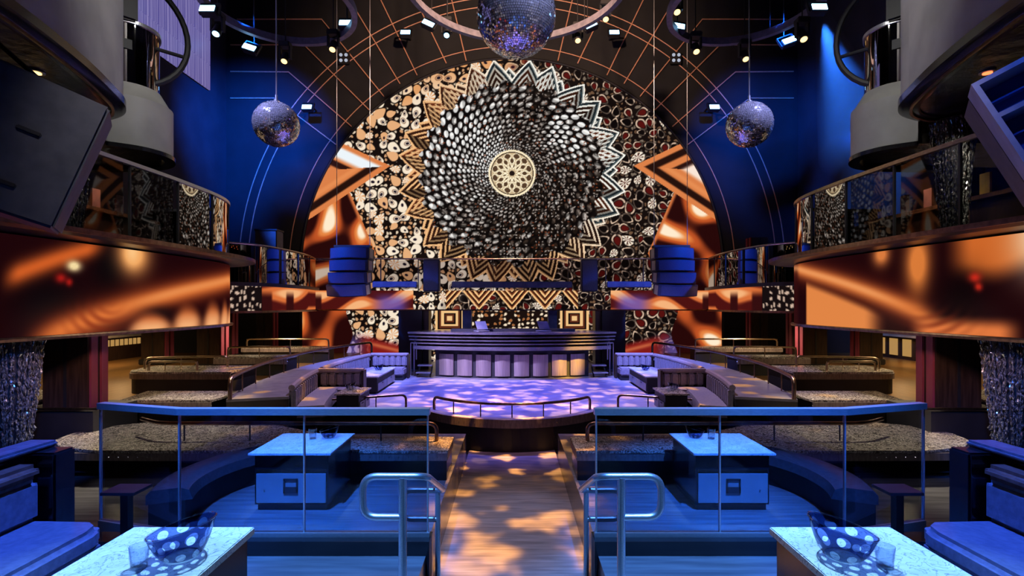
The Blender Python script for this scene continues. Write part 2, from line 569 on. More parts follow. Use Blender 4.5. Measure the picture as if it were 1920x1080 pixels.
def picture_mesh(name, verts, quads, rgb, parent=None):
    """a screen surface whose picture is stored per point"""
    V = np.asarray(verts, float)
    c = (V.min(0) + V.max(0)) / 2
    if parent is None:
        c[2] = V[:, 2].min()
    Vl = (V - c).astype(np.float32)
    me = bpy.data.meshes.new(name)
    nq = len(quads)
    me.vertices.add(len(V))
    me.vertices.foreach_set('co', Vl.ravel())
    me.loops.add(nq * 4)
    me.loops.foreach_set('vertex_index', np.asarray(quads, np.int32).ravel())
    me.polygons.add(nq)
    me.polygons.foreach_set('loop_start', np.arange(0, nq * 4, 4, dtype=np.int32))
    me.polygons.foreach_set('loop_total', np.full(nq, 4, dtype=np.int32))
    me.update(calc_edges=True)
    at = me.color_attributes.new('picture', 'FLOAT_COLOR', 'POINT')
    lin = np.clip(rgb, 0, 1.2)
    lin = np.where(lin <= 0.04045, lin / 12.92, ((lin + 0.055) / 1.055) ** 2.4)
    cc = np.ones((len(V), 4), np.float32)
    cc[:, :3] = lin
    at.data.foreach_set('color', cc.ravel())
    me.materials.append(LED)
    o = bpy.data.objects.new(name, me)
    COL.objects.link(o)
    place(o, Vector(c), parent)
    return o


def copy_thing(root, dx, label=None, group=None):
    """a copy of a thing with copies of its parts and sub-parts, moved by dx"""
    r = root.copy()
    COL.objects.link(r)
    r.location = root.location + Vector(dx)
    if label:
        r['label'] = label
    if group:
        r['group'] = group
    for ch in list(root.children):
        c = ch.copy(); COL.objects.link(c); c.parent = r
        for g in list(ch.children):
            d = g.copy(); COL.objects.link(d); d.parent = c
    return r


# ------------------------------------------------------------------ screen pictures (sRGB arrays)
def hsh(ix, iy, k=0.0):
    v = np.sin(ix * 127.1 + iy * 311.7 + k * 74.7) * 43758.5453
    return v - np.floor(v)


def mixc(a, b, t):
    t = np.clip(t, 0, 1)[:, None]
    return a * (1 - t) + np.asarray(b, float) * t


def sstep(a, b, x):
    t = np.clip((x - a) / (b - a), 0, 1)
    return t * t * (3 - 2 * t)


def leaves(x, y, cell, seed, a=0.56, b=0.36):
    """nearest leaf-shaped blob of a jittered grid: ellipse value, hash, local coordinates"""
    ix0 = np.floor(x / cell); iy0 = np.floor(y / cell)
    best = np.full(x.shape, 9.0); hid = np.zeros_like(x); lu = np.zeros_like(x); lv = np.zeros_like(x)
    for dx in (-1, 0, 1):
        for dy in (-1, 0, 1):
            ix = ix0 + dx; iy = iy0 + dy
            cx = (ix + 0.5 + 0.5 * (hsh(ix, iy, seed) - 0.5)) * cell
            cy = (iy + 0.5 + 0.5 * (hsh(ix, iy, seed + 1) - 0.5)) * cell
            an = hsh(ix, iy, seed + 2) * 2 * PI
            sz = 0.72 + 0.45 * hsh(ix, iy, seed + 3)
            ex = (np.cos(an) * (x - cx) + np.sin(an) * (y - cy)) / (cell * a * sz)
            ey = (-np.sin(an) * (x - cx) + np.cos(an) * (y - cy)) / (cell * b * sz)
            ey2 = ey / np.clip(1.05 - 0.55 * np.clip(ex, -0.4, 1), 0.3, 1.5)
            e = np.sqrt(ex ** 2 + ey2 ** 2)
            m = e < best
            best = np.where(m, e, best); hid = np.where(m, hsh(ix, iy, seed + 4), hid)
            lu = np.where(m, ex, lu); lv = np.where(m, ey, lv)
    return best, hid, lu, lv


def petal_ground(x, y):
    n = len(x)
    col = np.tile(np.array([0.075, 0.045, 0.04]), (n, 1))
    left = 1 - sstep(930, 1010, x)
    e2, h2, _, _ = leaves(x, y, 9.0, 31, 0.55, 0.36)
    cream = np.array([0.95, 0.86, 0.74])
    tan = np.array([0.85, 0.60, 0.40])
    small = mixc(np.tile(cream, (n, 1)), tan, (h2 > 0.55) * 0.8)
    col = mixc(col, small, (1 - sstep(0.62, 0.85, e2)) * (h2 > 0.2) * (0.45 + 0.45 * left))
    e, h, u, v = leaves(x, y, 22.0, 5)
    gap = (1 - sstep(1.08, 1.24, e))
    col = mixc(col, (0.06, 0.035, 0.035), gap)
    up = sstep(210, 110, y) * left
    fill = mixc(np.tile(np.array([0.97, 0.90, 0.80]), (n, 1)), (0.88, 0.62, 0.40), np.clip((h > 0.6) * 0.8 + up, 0, 1))
    body = (1 - sstep(0.86, 1.0, e))
    eye = 1 - sstep(0.20, 0.34, np.sqrt((u - 0.15) ** 2 + v ** 2 * 0.8))
    ring = sstep(0.34, 0.42, np.sqrt((u - 0.15) ** 2 + v ** 2 * 0.8)) * (1 - sstep(0.42, 0.56, np.sqrt((u - 0.15) ** 2 + v ** 2 * 0.8)))
    colL = mixc(col, fill, body)
    colL = mixc(colL, (0.10, 0.07, 0.13), eye * body * (h < 0.7))
    colL = mixc(colL, (0.45, 0.28, 0.2), ring * body * (h < 0.35))
    rim = sstep(0.66, 0.78, e) * (1 - sstep(0.90, 1.02, e)) * (0.35 + 0.65 * sstep(-0.3, 0.4, np.sin(np.arctan2(v, u) * 1.5 + h * 6)))
    colR = mixc(col, (0.05, 0.03, 0.03), body)
    colR = mixc(colR, (0.36, 0.07, 0.06), (1 - sstep(0.5, 0.7, e)) * (h > 0.55) * 0.9)
    colR = mixc(colR, (0.84, 0.72, 0.62), rim)
    st = np.abs(np.cos(np.arctan2(v, u) * 4))
    burst = (1 - sstep(0.9, 1.1, e)) * (h > 0.86) * sstep(0.55, 0.8, st)
    out = colL * left[:, None] + colR * (1 - left)[:, None]
    out = mixc(out, (0.95, 0.9, 0.82), burst)
    return out


def star_petals(x, y, col):
    dx = x - 960; dy = 325 - y
    r = np.hypot(dx, dy)
    th = np.arctan2(dy, dx)
    n = len(x)
    N = 24
    for layer, (tip, valley, rot) in enumerate(((199, 172, 0.5), (216, 183, 0.0))):
        t = th / (2 * PI) * N + rot
        k = np.floor(t)
        hk = hsh(np.mod(k, N), 3.0, layer)
        a = t - k - 0.5
        a = a + 0.22 * (np.mod(k, 2) - 0.5)
        a = np.clip(a, -0.62, 0.62)
        rp = tip - (tip - valley) * np.abs(a) * 2.0
        depth = rp - r
        inside = (depth > 0) & (r > 120)
        stripe = np.mod(depth * 0.075 + 0.10 * np.sign(a), 1.0)
        shade = 0.75 + 0.25 * np.sign(a) * np.cos(th)
        lightside = sstep(-0.35, 0.75, np.cos(th - 0.65))
        line = np.array([0.93, 0.72, 0.50])[None] * (1 - lightside)[:, None] + np.array([0.95, 0.94, 0.90])[None] * lightside[:, None]
        fill = np.array([0.48, 0.24, 0.13])[None] * np.ones((n, 1))
        fill = fill * (0.35 + 0.9 * hk[:, None]) * shade[:, None]
        teal = (lightside > 0.72) & (depth < 14) & (depth > 5)
        fill = np.where(teal[:, None], np.array([0.16, 0.25, 0.28])[None], fill)
        c = np.where((stripe < 0.40)[:, None], line * shade[:, None], fill)
        dark = (stripe > 0.62) & (stripe < 0.82)
        c = np.where(dark[:, None], np.array([0.10, 0.06, 0.05])[None], c)
        edge = (depth < 4.0)
        c = np.where(edge[:, None], line * 1.02, c)
        rad = (np.mod(a * 7 + 0.5, 1.0) < 0.35) & (hk > 0.6) & (depth > 10)
        c = np.where(rad[:, None], line * 0.9, c)
        col = np.where(inside[:, None], c, col)
    return col


def jewel_disc(x, y, col):
    dx = x - 960; dy = 325 - y
    r = np.hypot(dx, dy)
    th = np.arctan2(dy, dx)
    n = len(x)
    edge = 168 + 6 * np.sin(th * 24) + 4 * hsh(np.floor(th * 30), 2.0)
    ins = r < edge
    lr = np.log(np.maximum(r, 20) / 43.0) / math.log(168 / 43.0)
    rows = 14
    v = lr * rows
    iv = np.floor(v)
    u = th / (2 * PI) * 60 + 0.5 * iv + 0.45 * v
    iu = np.floor(u)
    a = u - iu - 0.5
    b = v - iv - 0.5
    h = hsh(np.mod(iu, 60), iv, 4)
    h2 = hsh(np.mod(iu, 60), iv, 9)
    ax = a + (h - 0.5) * 0.25
    bx = b + (h2 - 0.5) * 0.25
    e = np.sqrt((ax / 0.42) ** 2 + (bx / 0.48) ** 2)
    star = (np.abs(ax + 0.6 * bx * (h - 0.5)) / 0.52) ** 0.8 + (np.abs(bx) / 0.56) ** 0.8
    st = np.abs(ax) * np.abs(bx) * 40
    lobe = np.exp(-((np.angle(np.exp(1j * (th - 2.45)))) / 0.75) ** 2) * 1.0 + np.exp(-((np.angle(np.exp(1j * (th - 0.62)))) / 0.42) ** 2) * 0.95 * sstep(0.25, 0.7, lr)
    lobe = lobe + 0.35 * np.exp(-((np.angle(np.exp(1j * (th - 3.6)))) / 0.6) ** 2)
    br = np.clip(0.20 + lobe * 0.85 + (h - 0.5) * 0.7, 0.02, 1.25)
    c = np.tile(np.array([0.05, 0.035, 0.035]), (n, 1))
    warm = np.array([0.62, 0.42, 0.30])
    cool = np.array([0.95, 0.95, 0.95])
    body = mixc(np.tile(warm, (n, 1)) * (0.4 + 0.5 * h2[:, None]), cool, br * 0.95)
    c = mixc(c, body * (0.35 + 0.65 * np.clip(br, 0, 1))[:, None], 1 - sstep(0.72, 0.98, e))
    c = mixc(c, (1, 0.99, 0.97), (1 - sstep(0.62, 0.95, star)) * np.clip(br * 1.25 - 0.05, 0, 1))
    facet = sstep(-0.02, 0.02, ax * (h2 - 0.5) + bx * (h - 0.5))
    c = c * (0.55 + 0.45 * np.maximum(facet, np.clip(br - 0.5, 0, 1)))[:, None]
    # glints on the dark side
    e3, h3, _, _ = leaves(x, y, 6.0, 51, 0.5, 0.22)
    c = mixc(c, (0.78, 0.72, 0.68), (1 - sstep(0.6, 0.9, e3)) * (h3 > 0.55) * (1 - np.clip(lobe, 0, 1)) * 0.75)
    c = mixc(c, (0.5, 0.25, 0.15), (1 - sstep(0.6, 0.9, e3)) * (h3 < 0.12) * 0.8)
    col = np.where(ins[:, None], c, col)
    # medallion
    m = r < 44
    md = np.tile(np.array([0.80, 0.70, 0.55]), (n, 1))
    for (r0, r1, k, ph) in ((7, 19, 12, 0.0), (17, 29, 12, 0.5), (27, 38, 12, 0.0)):
        t = th / (2 * PI) * k + ph
        aa = t - np.floor(t) - 0.5
        ww = np.clip((r - r0) / (r1 - r0), 0, 1)
        pw = 0.46 * np.sin(np.clip(ww, 0, 1) * PI) ** 0.6
        dd = (pw - np.abs(aa)) * r * 2 * PI / k
        inr = (r > r0) & (r < r1)
        md = np.where((inr & (dd > 0))[:, None], np.array([0.62, 0.50, 0.36])[None], md)
        md = np.where((inr & (dd > 2.4))[:, None], np.array([0.33, 0.24, 0.17])[None], md)
        md = np.where((inr & (np.abs(dd - 0.9) < 0.9))[:, None], np.array([1.0, 0.95, 0.82])[None], md)
    md = np.where((r < 5)[:, None], np.array([0.12, 0.08, 0.07])[None], md)
    md = np.where((r > 38.5)[:, None], np.array([0.25, 0.18, 0.13])[None], md)
    md = np.where((r > 40.5)[:, None], np.array([1.0, 0.93, 0.78])[None], md)
    return np.where(m[:, None], md, col)


def beams(x, y, seed=0.0):
    """soft orange light beams"""
    n = len(x)
    q = x * 0.62 + y * 0.50
    p = -x * 0.5 + y * 0.62
    t = np.sin(q / 9.0 + 1.5 * np.sin(p / 24.0 + seed) + seed) * 0.5 + np.sin(p / 14.0 + 1.1 * np.sin(q / 20.0)) * 0.4 - 0.12
    c = np.tile(np.array([0.15, 0.03, 0.03]), (n, 1))
    c = mixc(c, (0.74, 0.32, 0.14), sstep(-0.40, 0.15, t))
    c = mixc(c, (0.90, 0.52, 0.26), sstep(0.15, 0.42, t))
    c = mixc(c, (1.0, 0.92, 0.80), sstep(0.42, 0.66, t))
    return c


def wall_picture(x, y):
    n = len(x)
    col = petal_ground(x, y)
    col = star_petals(x, y, col)
    col = jewel_disc(x, y, col)
    mx_ = np.where(x < 960, x, 1920 - x)
    # chevron shard
    def line(ax, ay, bx, by):
        L = math.hypot(bx - ax, by - ay)
        return ((by - ay) * (mx_ - ax) - (bx - ax) * (y - ay)) / L
    du = -line(634, 265, 732, 311)
    dl = line(656, 361, 732, 311) * -1
    du = ((311 - 265) * (mx_ - 634) - (732 - 634) * (y - 265)) / math.hypot(98, 46) * -1
    dl = ((311 - 361) * (mx_ - 656) - (732 - 656) * (y - 361)) / math.hypot(76, 50)
    s1 = (du > 0) & (dl > 0) & (mx_ < 734)
    d = np.minimum(du, dl)
    upper = du < dl
    c = np.tile(np.array([0.86, 0.50, 0.28]), (n, 1))
    isL = (x < 960)
    wh = sstep(5, 12, d) * (1 - sstep(24, 34, d))
    c = np.where((upper & isL)[:, None], mixc(c, (0.93, 0.96, 0.98), wh), c)
    c = np.where((~upper | ~isL)[:, None], mixc(c, (0.14, 0.06, 0.04), sstep(8, 12, d) * (1 - sstep(20, 25, d))), c)
    c = mixc(c, (0.17, 0.07, 0.05), sstep(33, 37, d) * (1 - sstep(44, 49, d)) * upper)
    c = mixc(c, (0.90, 0.55, 0.32), sstep(25, 30, d) * (1 - sstep(32, 38, d)) * (~upper))
    c = mixc(c, (0.98, 0.90, 0.84), sstep(40, 50, d) * (~isL) * sstep(0, 10, y - 280))
    hat = np.sin((mx_ * 0.5 + y * 0.9) / 7.0)
    c = mixc(c, (0.22, 0.09, 0.06), sstep(0.2, 0.6, hat) * sstep(46, 52, d) * isL)
    # lower shard, soft beams
    xb = np.where(y < 475, 656 + (y - 361) * 0.43, np.where(y < 560, 705 - (y - 475) * 0.45, 655 - 6 * np.sin((y - 560) / 14)))
    s2 = (dl <= 0) & (y > 350) & (mx_ < xb)
    b = beams(mx_, y, np.where(isL, 0.0, 1.7))
    edge = sstep(2, 9, xb - mx_)
    b = np.where((y < 480)[:, None], mixc(np.tile(np.array([0.80, 0.44, 0.24]), (n, 1)), b, edge), b)
    col = np.where(s1[:, None], c, col)
    col = np.where(s2[:, None], b, col)
    # dense jewels and nested frames low behind the booth
    d0 = np.abs(x - 960)
    e5, h5, u5, v5 = leaves(x, y, 8.5, 61, 0.55, 0.34)
    jw = mixc(np.tile(np.array([0.10, 0.06, 0.05]), (n, 1)), (0.95, 0.86, 0.74), (1 - sstep(0.55, 0.9, e5)) * (h5 > 0.25))
    jw = mixc(jw, (0.66, 0.40, 0.22), (1 - sstep(0.55, 0.9, e5)) * (h5 > 0.72))
    col = np.where(((y > 577) & (d0 < 90))[:, None], jw, col)
    fr_ = np.maximum(np.abs(d0 - 117), np.abs(y - 597) * 1.05)
    sq = np.where((np.mod(fr_, 11) < 4.5)[:, None], np.array([0.95, 0.76, 0.52])[None], np.where((np.mod(fr_, 11) < 8)[:, None], np.array([0.36, 0.17, 0.10])[None], np.array([0.09, 0.05, 0.05])[None]))
    col = np.where(((y > 572) & (fr_ < 27))[:, None], sq, col)
    # violet and red glow low down beside the booth
    low = (y > 600) & (~s2) & (np.abs(x - 960) > 190)
    dd = np.abs(x - 960)
    g = sstep(250, 300, dd) * sstep(618, 650, y) * 0.8
    c2 = mixc(col, (0.45, 0.36, 0.72), g * 0.85)
    slant = y + (dd - 215) * 0.25
    c2 = mixc(c2, (0.50, 0.10, 0.09), sstep(640, 652, slant) * (1 - sstep(260, 300, dd)))
    c2 = mixc(c2, (0.80, 0.42, 0.26), np.exp(-((slant - 657) / 4.0) ** 2) * (1 - sstep(250, 290, dd)) * 0.8)
    col = np.where(low[:, None], c2, col)
    return col


def bridge_picture(x, y):
    """band of the bridge: the star's lower tips between orange beams"""
    n = len(x)
    col = petal_ground(x * 1.15, y * 1.15 + 8)
    dd = np.abs(x - 960)
    # big lower tips of the star as nested chevrons
    per = 62.0
    a = np.abs(np.mod(x - 960 + per / 2, per) - per / 2) / (per / 2)
    depth = (583 - 0.02 * dd) - a * 36 - y
    line = np.array([0.95, 0.74, 0.50])
    st = np.mod(depth * 0.085, 1.0)
    chev = np.where((st < 0.38)[:, None], line[None], np.where((st < 0.7)[:, None], np.array([0.42, 0.20, 0.11])[None], np.array([0.10, 0.06, 0.05])[None]))
    col = np.where(((depth > 0) & (dd < 124))[:, None], chev, col)
    out = dd > 185
    q = np.where(x < 960, x, 1920 - x)
    t = np.sin((q * 0.32 + y * 1.3) / 9.0 + 1.2 + 0.8 * np.sin(q / 17.0)) + 0.45 * np.sin(q / 13.0 + y / 30.0) - 0.1
    c = np.tile(np.array([0.30, 0.07, 0.06]), (n, 1))
    c = mixc(c, (0.85, 0.44, 0.22), sstep(-0.7, 0.2, t))
    c = mixc(c, (0.96, 0.70, 0.48), sstep(0.5, 1.1, t))
    vio = sstep(185, 215, dd) * (1 - sstep(235, 270, dd))
    c = mixc(c, (0.36, 0.30, 0.72), vio * 0.75 * sstep(545, 566, y))
    bars = np.sin(q / 5.5)
    far = sstep(340, 360, dd)
    c = mixc(c, (0.20, 0.05, 0.05), far * sstep(0.1, 0.6, bars) * sstep(548, 562, y))
    sp, hs, _, _ = leaves(x, y, 9, 77, 0.55, 0.3)
    spe = mixc(np.tile(np.array([0.08, 0.05, 0.05]), (n, 1)), (0.85, 0.72, 0.62), (1 - sstep(0.6, 0.9, sp)) * (hs > 0.3))
    c = np.where((dd > 440)[:, None], spe, c)
    return np.where(out[:, None], c, col)


def blob(q, v, q0, v0, rq, rv, ang=0.0):
    return np.exp(-(((q - q0) / rq) ** 2 + ((v - v0) / rv) ** 2))


def side_picture_a(q, v):
    """soft orange beams and a pale drop"""
    n = len(q)
    c = np.tile(np.array([0.11, 0.018, 0.028]), (n, 1))
    c = mixc(c, (0.04, 0.02, 0.03), blob(q, v, 110, 0.35, 60, 0.25) + blob(q, v, 210, 0.75, 30, 0.3))
    OR = (0.85, 0.44, 0.20)
    cen = 0.15 + (q - 180) * 0.0022
    m = np.exp(-((v - cen) / 0.14) ** 2) * sstep(50, 130, q)
    c = mixc(c, (0.55, 0.16, 0.07), np.exp(-((v - cen) / 0.24) ** 2) * sstep(50, 120, q) * 0.5)
    c = mixc(c, OR, m)
    c = mixc(c, (0.92, 0.58, 0.33), np.exp(-((v - cen - 0.02) / 0.06) ** 2) * sstep(200, 320, q) * 0.7)
    cen2 = 0.58 + (q - 40) * 0.0027
    c = mixc(c, (0.80, 0.36, 0.14), np.exp(-((v - cen2) / 0.11) ** 2) * sstep(20, 60, q) * (1 - sstep(170, 215, q)))
    c = mixc(c, (0.95, 0.85, 0.62), np.clip(blob(q, v, 150, 0.74, 11, 0.055) * 1.3, 0, 1))
    c = mixc(c, (0.66, 0.10, 0.08), blob(q, v, 128, 0.60, 9, 0.05) + blob(q, v, 142, 0.56, 5, 0.04))
    c = mixc(c, (0.93, 0.62, 0.34), np.clip(blob(q, v, 252, 0.95, 26, 0.24) * 1.3, 0, 1))
    c = mixc(c, (1.0, 0.80, 0.55), blob(q, v, 250, 0.98, 12, 0.15) * 0.8)
    rip = 0.5 + 0.5 * np.sin((np.hypot((q - 215) * 0.9, (v - 0.35) * 160)) / 2.6)
    c = mixc(c, (0.50, 0.16, 0.07), rip * blob(q, v, 185, 0.12, 42, 0.16) * 0.7)
    c = mixc(c, (0.08, 0.02, 0.03), blob(q, v, 300, 0.20, 34, 0.10) * 0.8)
    for q0, rq, hgt in ((282, 34, 0.26), (348, 24, 0.38), (398, 17, 0.44), (428, 11, 0.46), (444, 6, 0.5)):
        m = np.exp(-(np.abs(q - q0 - v * 14) / rq) ** 3.2) * (1 - sstep(hgt * 0.35, hgt * 1.05, v + 0.10 * ((q - q0) / rq) ** 2))
        c = mixc(c, (0.78, 0.40, 0.20), m)
        c = mixc(c, (0.95, 0.68, 0.46), m * (1 - sstep(0.0, hgt * 0.7, v)))
    c = mixc(c, (0.90, 0.55, 0.33), sstep(450, 452, q) * (1 - sstep(458, 460, q)))
    c = mixc(c, (0.72, 0.22, 0.10), (1 - sstep(0, 16, q)) * (1 - sstep(0.3, 0.6, v)))
    return c


def side_picture_b(q, v):
    """two broad orange beams and a dark hollow with red sparks"""
    n = len(q)
    c = np.tile(np.array([0.11, 0.018, 0.028]), (n, 1))
    OR = (0.85, 0.46, 0.22)
    cen = 0.93 - (440 - q) * 0.0030
    c = mixc(c, (0.45, 0.13, 0.07), np.exp(-((v - cen) / 0.24) ** 2) * sstep(150, 230, q) * 0.5)
    c = mixc(c, OR, np.exp(-((v - cen) / 0.12) ** 2) * sstep(140, 210, q))
    low = 0.72 - (415 - q) * 0.0033
    c = mixc(c, (0.88, 0.52, 0.27), (1 - sstep(low - 0.12, low + 0.02, v)) * sstep(255, 300, q) * (1 - sstep(408, 412, q)))
    c = mixc(c, (0.85, 0.48, 0.22), np.clip(blob(q, v, 205, 0.80, 20, 0.34) * 1.3, 0, 1))
    c = mixc(c, (0.85, 0.48, 0.24), np.clip(blob(q, v, 268, 0.96, 14, 0.14) * 1.2, 0, 1))
    up = 0.52 + (120 - q) * 0.0012
    c = mixc(c, (0.80, 0.40, 0.16), sstep(up, up + 0.28, v + 0.1 * np.sin(q / 40)) * (1 - sstep(110, 165, q)))
    c = mixc(c, (0.93, 0.80, 0.66), blob(q, v, 0, 0.95, 45, 0.35))
    c = mixc(c, (0.05, 0.015, 0.02), blob(q, v, 130, 0.40, 38, 0.28))
    c = mixc(c, (0.78, 0.16, 0.10), blob(q, v, 108, 0.60, 10, 0.05) + blob(q, v, 102, 0.50, 6, 0.04))
    c = mixc(c, (0.88, 0.47, 0.24), np.clip((1 - sstep(0.05, 0.22, v)) * sstep(20, 70, q) * (1 - sstep(185, 225, q)), 0, 1))
    c = mixc(c, (0.20, 0.05, 0.05), sstep(425, 440, q) * 0.7)
    c = mixc(c, (0.8, 0.66, 0.56), sstep(452, 456, q) * (np.sin(v * 60 + q) > 0.2))
    rip = 0.5 + 0.5 * np.sin(np.hypot((q - 205) * 0.9, (v - 0.5) * 170) / 2.8)
    c = mixc(c, (0.42, 0.14, 0.07), rip * blob(q, v, 165, 0.10, 45, 0.14) * 0.7)
    c = mixc(c, (0.96, 0.66, 0.42), np.exp(-((v - cen - 0.01) / 0.05) ** 2) * sstep(200, 300, q) * 0.6)
    return c


# ------------------------------------------------------------------ room shell
WY = 17.0
K = WY / F
AR = 395 * K                       # arch radius
AZ = EYE - (505 - HOR) * K         # arch centre height

m = MB(); m.box(-0.72, 0.72, 4.1, 9.2, -0.95, -0.70)
structure(m.build('floor_aisle', FLOORD), 'worn oak aisle floor lit with amber light patches', 'floor')
m = MB(); m.box(-14, 14, 7.0, 17.6, -1.0, -0.72)
structure(m.build('floor', BLACK), 'dark floor slab under the stage and terraces', 'floor')
for s in (-1, 1):
    m = MB(s); m.box(0.60, 6.2, -2.5, 3.56, -0.9, 0.0)
    structure(m.build('floor_platform', FLOORB), 'dark seating platform floor beside the steps', 'floor')
    m = MB(s); m.box(0.72, 6.2, 3.72, 8.0, -0.95, -0.27)
    structure(m.build('floor_booth', FLOORB), 'dark glossy floor of the sunken booth behind the glass', 'floor')
    m = MB(s); m.box(0.575, 6.2, 3.56, 3.72, -0.95, 0.10)
    structure(m.build('trim_kerb', GLOSSBLACK), 'black kerb carrying the glass railing', 'trim')
    # terraces at the sides
    m = MB(s); m.box(6.2, 14, -2.5, 8.0, -0.95, -0.1)
    structure(m.build('floor_side', BLACK), 'dark floor below the side terrace', 'floor')
    m = MB(s); m.box(5.05, 14, 8.0, 17.0, -0.72, 0.15)
    structure(m.build('floor_terrace', FLOORO), 'golden oak floor of the side terrace', 'floor')
    m = MB(s); m.box(14, 14.3, -3, 18, -1, 12)
    structure(m.build('wall_side', WALLD), 'dark outer side wall behind the terrace', 'wall')
    m = MB(s); m.box(9.5, 9.8, 10.6, 17.3, 3.9, 12)
    structure(m.build('wall_side', WALLD), 'dark side wall above the terrace washed in blue light', 'wall')
m = MB(); m.box(-14.3, 14.3, -3, 18, 12, 12.3)
structure(m.build('ceiling', BLACK), 'black ceiling', 'ceiling')
m = MB(); m.box(-14.3, 14.3, -3.3, -3, -1, 12)
structure(m.build('wall_rear', WALLD), 'dark wall behind the seating', 'wall')
m = MB(); m.box(-0.6, 0.6, -2.5, 3.0, -0.9, 0.0)
structure(m.build('floor_landing', FLOORD), 'landing at the top of the steps', 'floor')

# back wall with the arch opening
arc = [(AR * math.cos(a), AZ + AR * math.sin(a)) for a in np.linspace(0, PI, 97)]
m = MB()
outer = [(14.3, AZ)] + [(14.3, 12), (-14.3, 12), (-14.3, AZ)]
verts = []
faces = []
for (x, z) in arc:
    verts.append((x, WY + 0.02, z))
for (x, z) in arc:
    ang = math.atan2(z - AZ, x)
    sc_ = min(14.3 / max(abs(math.cos(ang)), 1e-6), (12 - AZ) / max(math.sin(ang), 1e-6))
    verts.append((sc_ * math.cos(ang), WY + 0.02, AZ + sc_ * math.sin(ang)))
n = len(arc)
for i in range(n - 1):
    faces.append((i, i + 1, n + i + 1, n + i))
m.add(verts, faces)
for s in (-1, 1):
    m.add([(s * AR, WY + 0.02, -1), (s * 14.3, WY + 0.02, -1), (s * 14.3, WY + 0.02, AZ), (s * AR, WY + 0.02, AZ)], [(0, 1, 2, 3)])
m.box(-14.3, 14.3, WY + 0.3, WY + 0.5, -1, 12)
WB = structure(m.build('wall_back', BACKW), 'dark back wall around the arched screen with copper lines', 'wall')

# ------------------------------------------------------------------ arched LED wall
scr = thing('arched_led_wall', 'giant arched LED screen showing a bronze and silver lotus mandala', 'screen', (0, WY, -0.2))
nx, nz = 720, 520
xs = np.linspace(-AR, AR, nx)
zs = np.linspace(-0.2, AZ + AR, nz)
gx, gz = np.meshgrid(xs, zs)
gx = gx.ravel(); gz = gz.ravel()
ppx = 960 + gx / K
ppy = HOR - (gz - EYE) / K
rgb = wall_picture(ppx, ppy)
idx = np.arange(nx * nz).reshape(nz, nx)
q = np.stack([idx[:-1, :-1], idx[:-1, 1:], idx[1:, 1:], idx[1:, :-1]], -1).reshape(-1, 4)
cxq = gx[q].mean(1); czq = gz[q].mean(1)
keep = (czq < AZ) | (np.hypot(cxq, czq - AZ) < AR + 0.01)
V = np.stack([gx, np.full_like(gx, WY), gz], -1)
picture_mesh('screen', V, q[keep], rgb, scr)
m = MB()
ring = [(AR * math.cos(a), WY - 0.03, AZ + AR * math.sin(a)) for a in np.linspace(0, PI, 97)]
m.tube([(AR, WY - 0.03, -0.2)] + ring + [(-AR, WY - 0.03, -0.2)], 0.045, 6)
m.build('frame', BLACK, scr)

# arched bands around the screen (copper arcs) and radiating copper lines
for Rp, y0 in ((418, 480), (495, 470), (512, 470)):
    R = Rp * K
    a0 = math.asin((505 - y0) / Rp)
    m = MB()
    m.tube([(R * math.cos(a), WY - 0.0, AZ + R * math.sin(a)) for a in np.linspace(a0, PI - a0, 91)], 0.016, 6)
    m.build('copper_arc', COPPER, WB)

LINES = [[(630, 271), (514, 184), (432, 184)], [(659, 237), (541, 135), (432, 134)], [(692, 206), (570, 84), (432, 84)],
         [(720, 181), (603, 36), (444, 36)], [(750, 157), (656, 0), (651, -8)], [(782, 141), (714, 0), (710, -8)],
         [(837, 119), (797, 36), (776, -8)], [(874, 114), (847, 0), (845, -8)]]
for s in (-1, 1):
    for L in LINES:
        m = MB(s)
        pts = []
        for (x, y) in L:
            p = P(x, y, WY - 0.01)
            pts.append((-p.x, p.y, p.z))
        m.tube(pts, 0.021, 6)
        m.build('copper_line', COPPER, WB)

# ------------------------------------------------------------------ purple LED curtain
pc = thing('led_curtain', 'hanging violet LED curtain of square tiles on the wall', 'screen', (-7.0, 11.0, 6.7))
VIO = emit_mat('violet_led_mesh', (0.20, 0.16, 0.62), 0.55)
nt = VIO.node_tree
bsdf = nt.nodes['Principled BSDF']
tc = nt.nodes.new('ShaderNodeTexCoord'); wv = nt.nodes.new('ShaderNodeTexNoise')
mp = nt.nodes.new('ShaderNodeMapping'); mp.inputs['Scale'].default_value = (1, 9, 0.12)
wv.inputs['Scale'].default_value = 2.2; wv.inputs['Detail'].default_value = 3
nt.links.new(tc.outputs['Object'], mp.inputs[0]); nt.links.new(mp.outputs[0], wv.inputs['Vector'])
rp = nt.nodes.new('ShaderNodeValToRGB')
rp.color_ramp.elements[0].position = 0.38; rp.color_ramp.elements[0].color = (0.10, 0.08, 0.42, 1)
rp.color_ramp.elements[1].position = 0.62; rp.color_ramp.elements[1].color = (0.42, 0.36, 0.80, 1)
nt.links.new(wv.outputs[0], rp.inputs[0]); nt.links.new(rp.outputs[0], bsdf.inputs['Emission Color'])
for i in range(5):
    for k in range(6):
        y0 = 9.0 + i * 0.58
        z0 = 6.72 + k * 0.58
        m = MB(); m.box(-7.03, -7.0, y0, y0 + 0.565, z0, z0 + 0.565)
        m.build('tile', VIO, pc)
m = MB(); m.box(-7.07, -7.035, 9.0, 11.9, 6.72, 10.2)
m.build('backing', BLACK, pc)


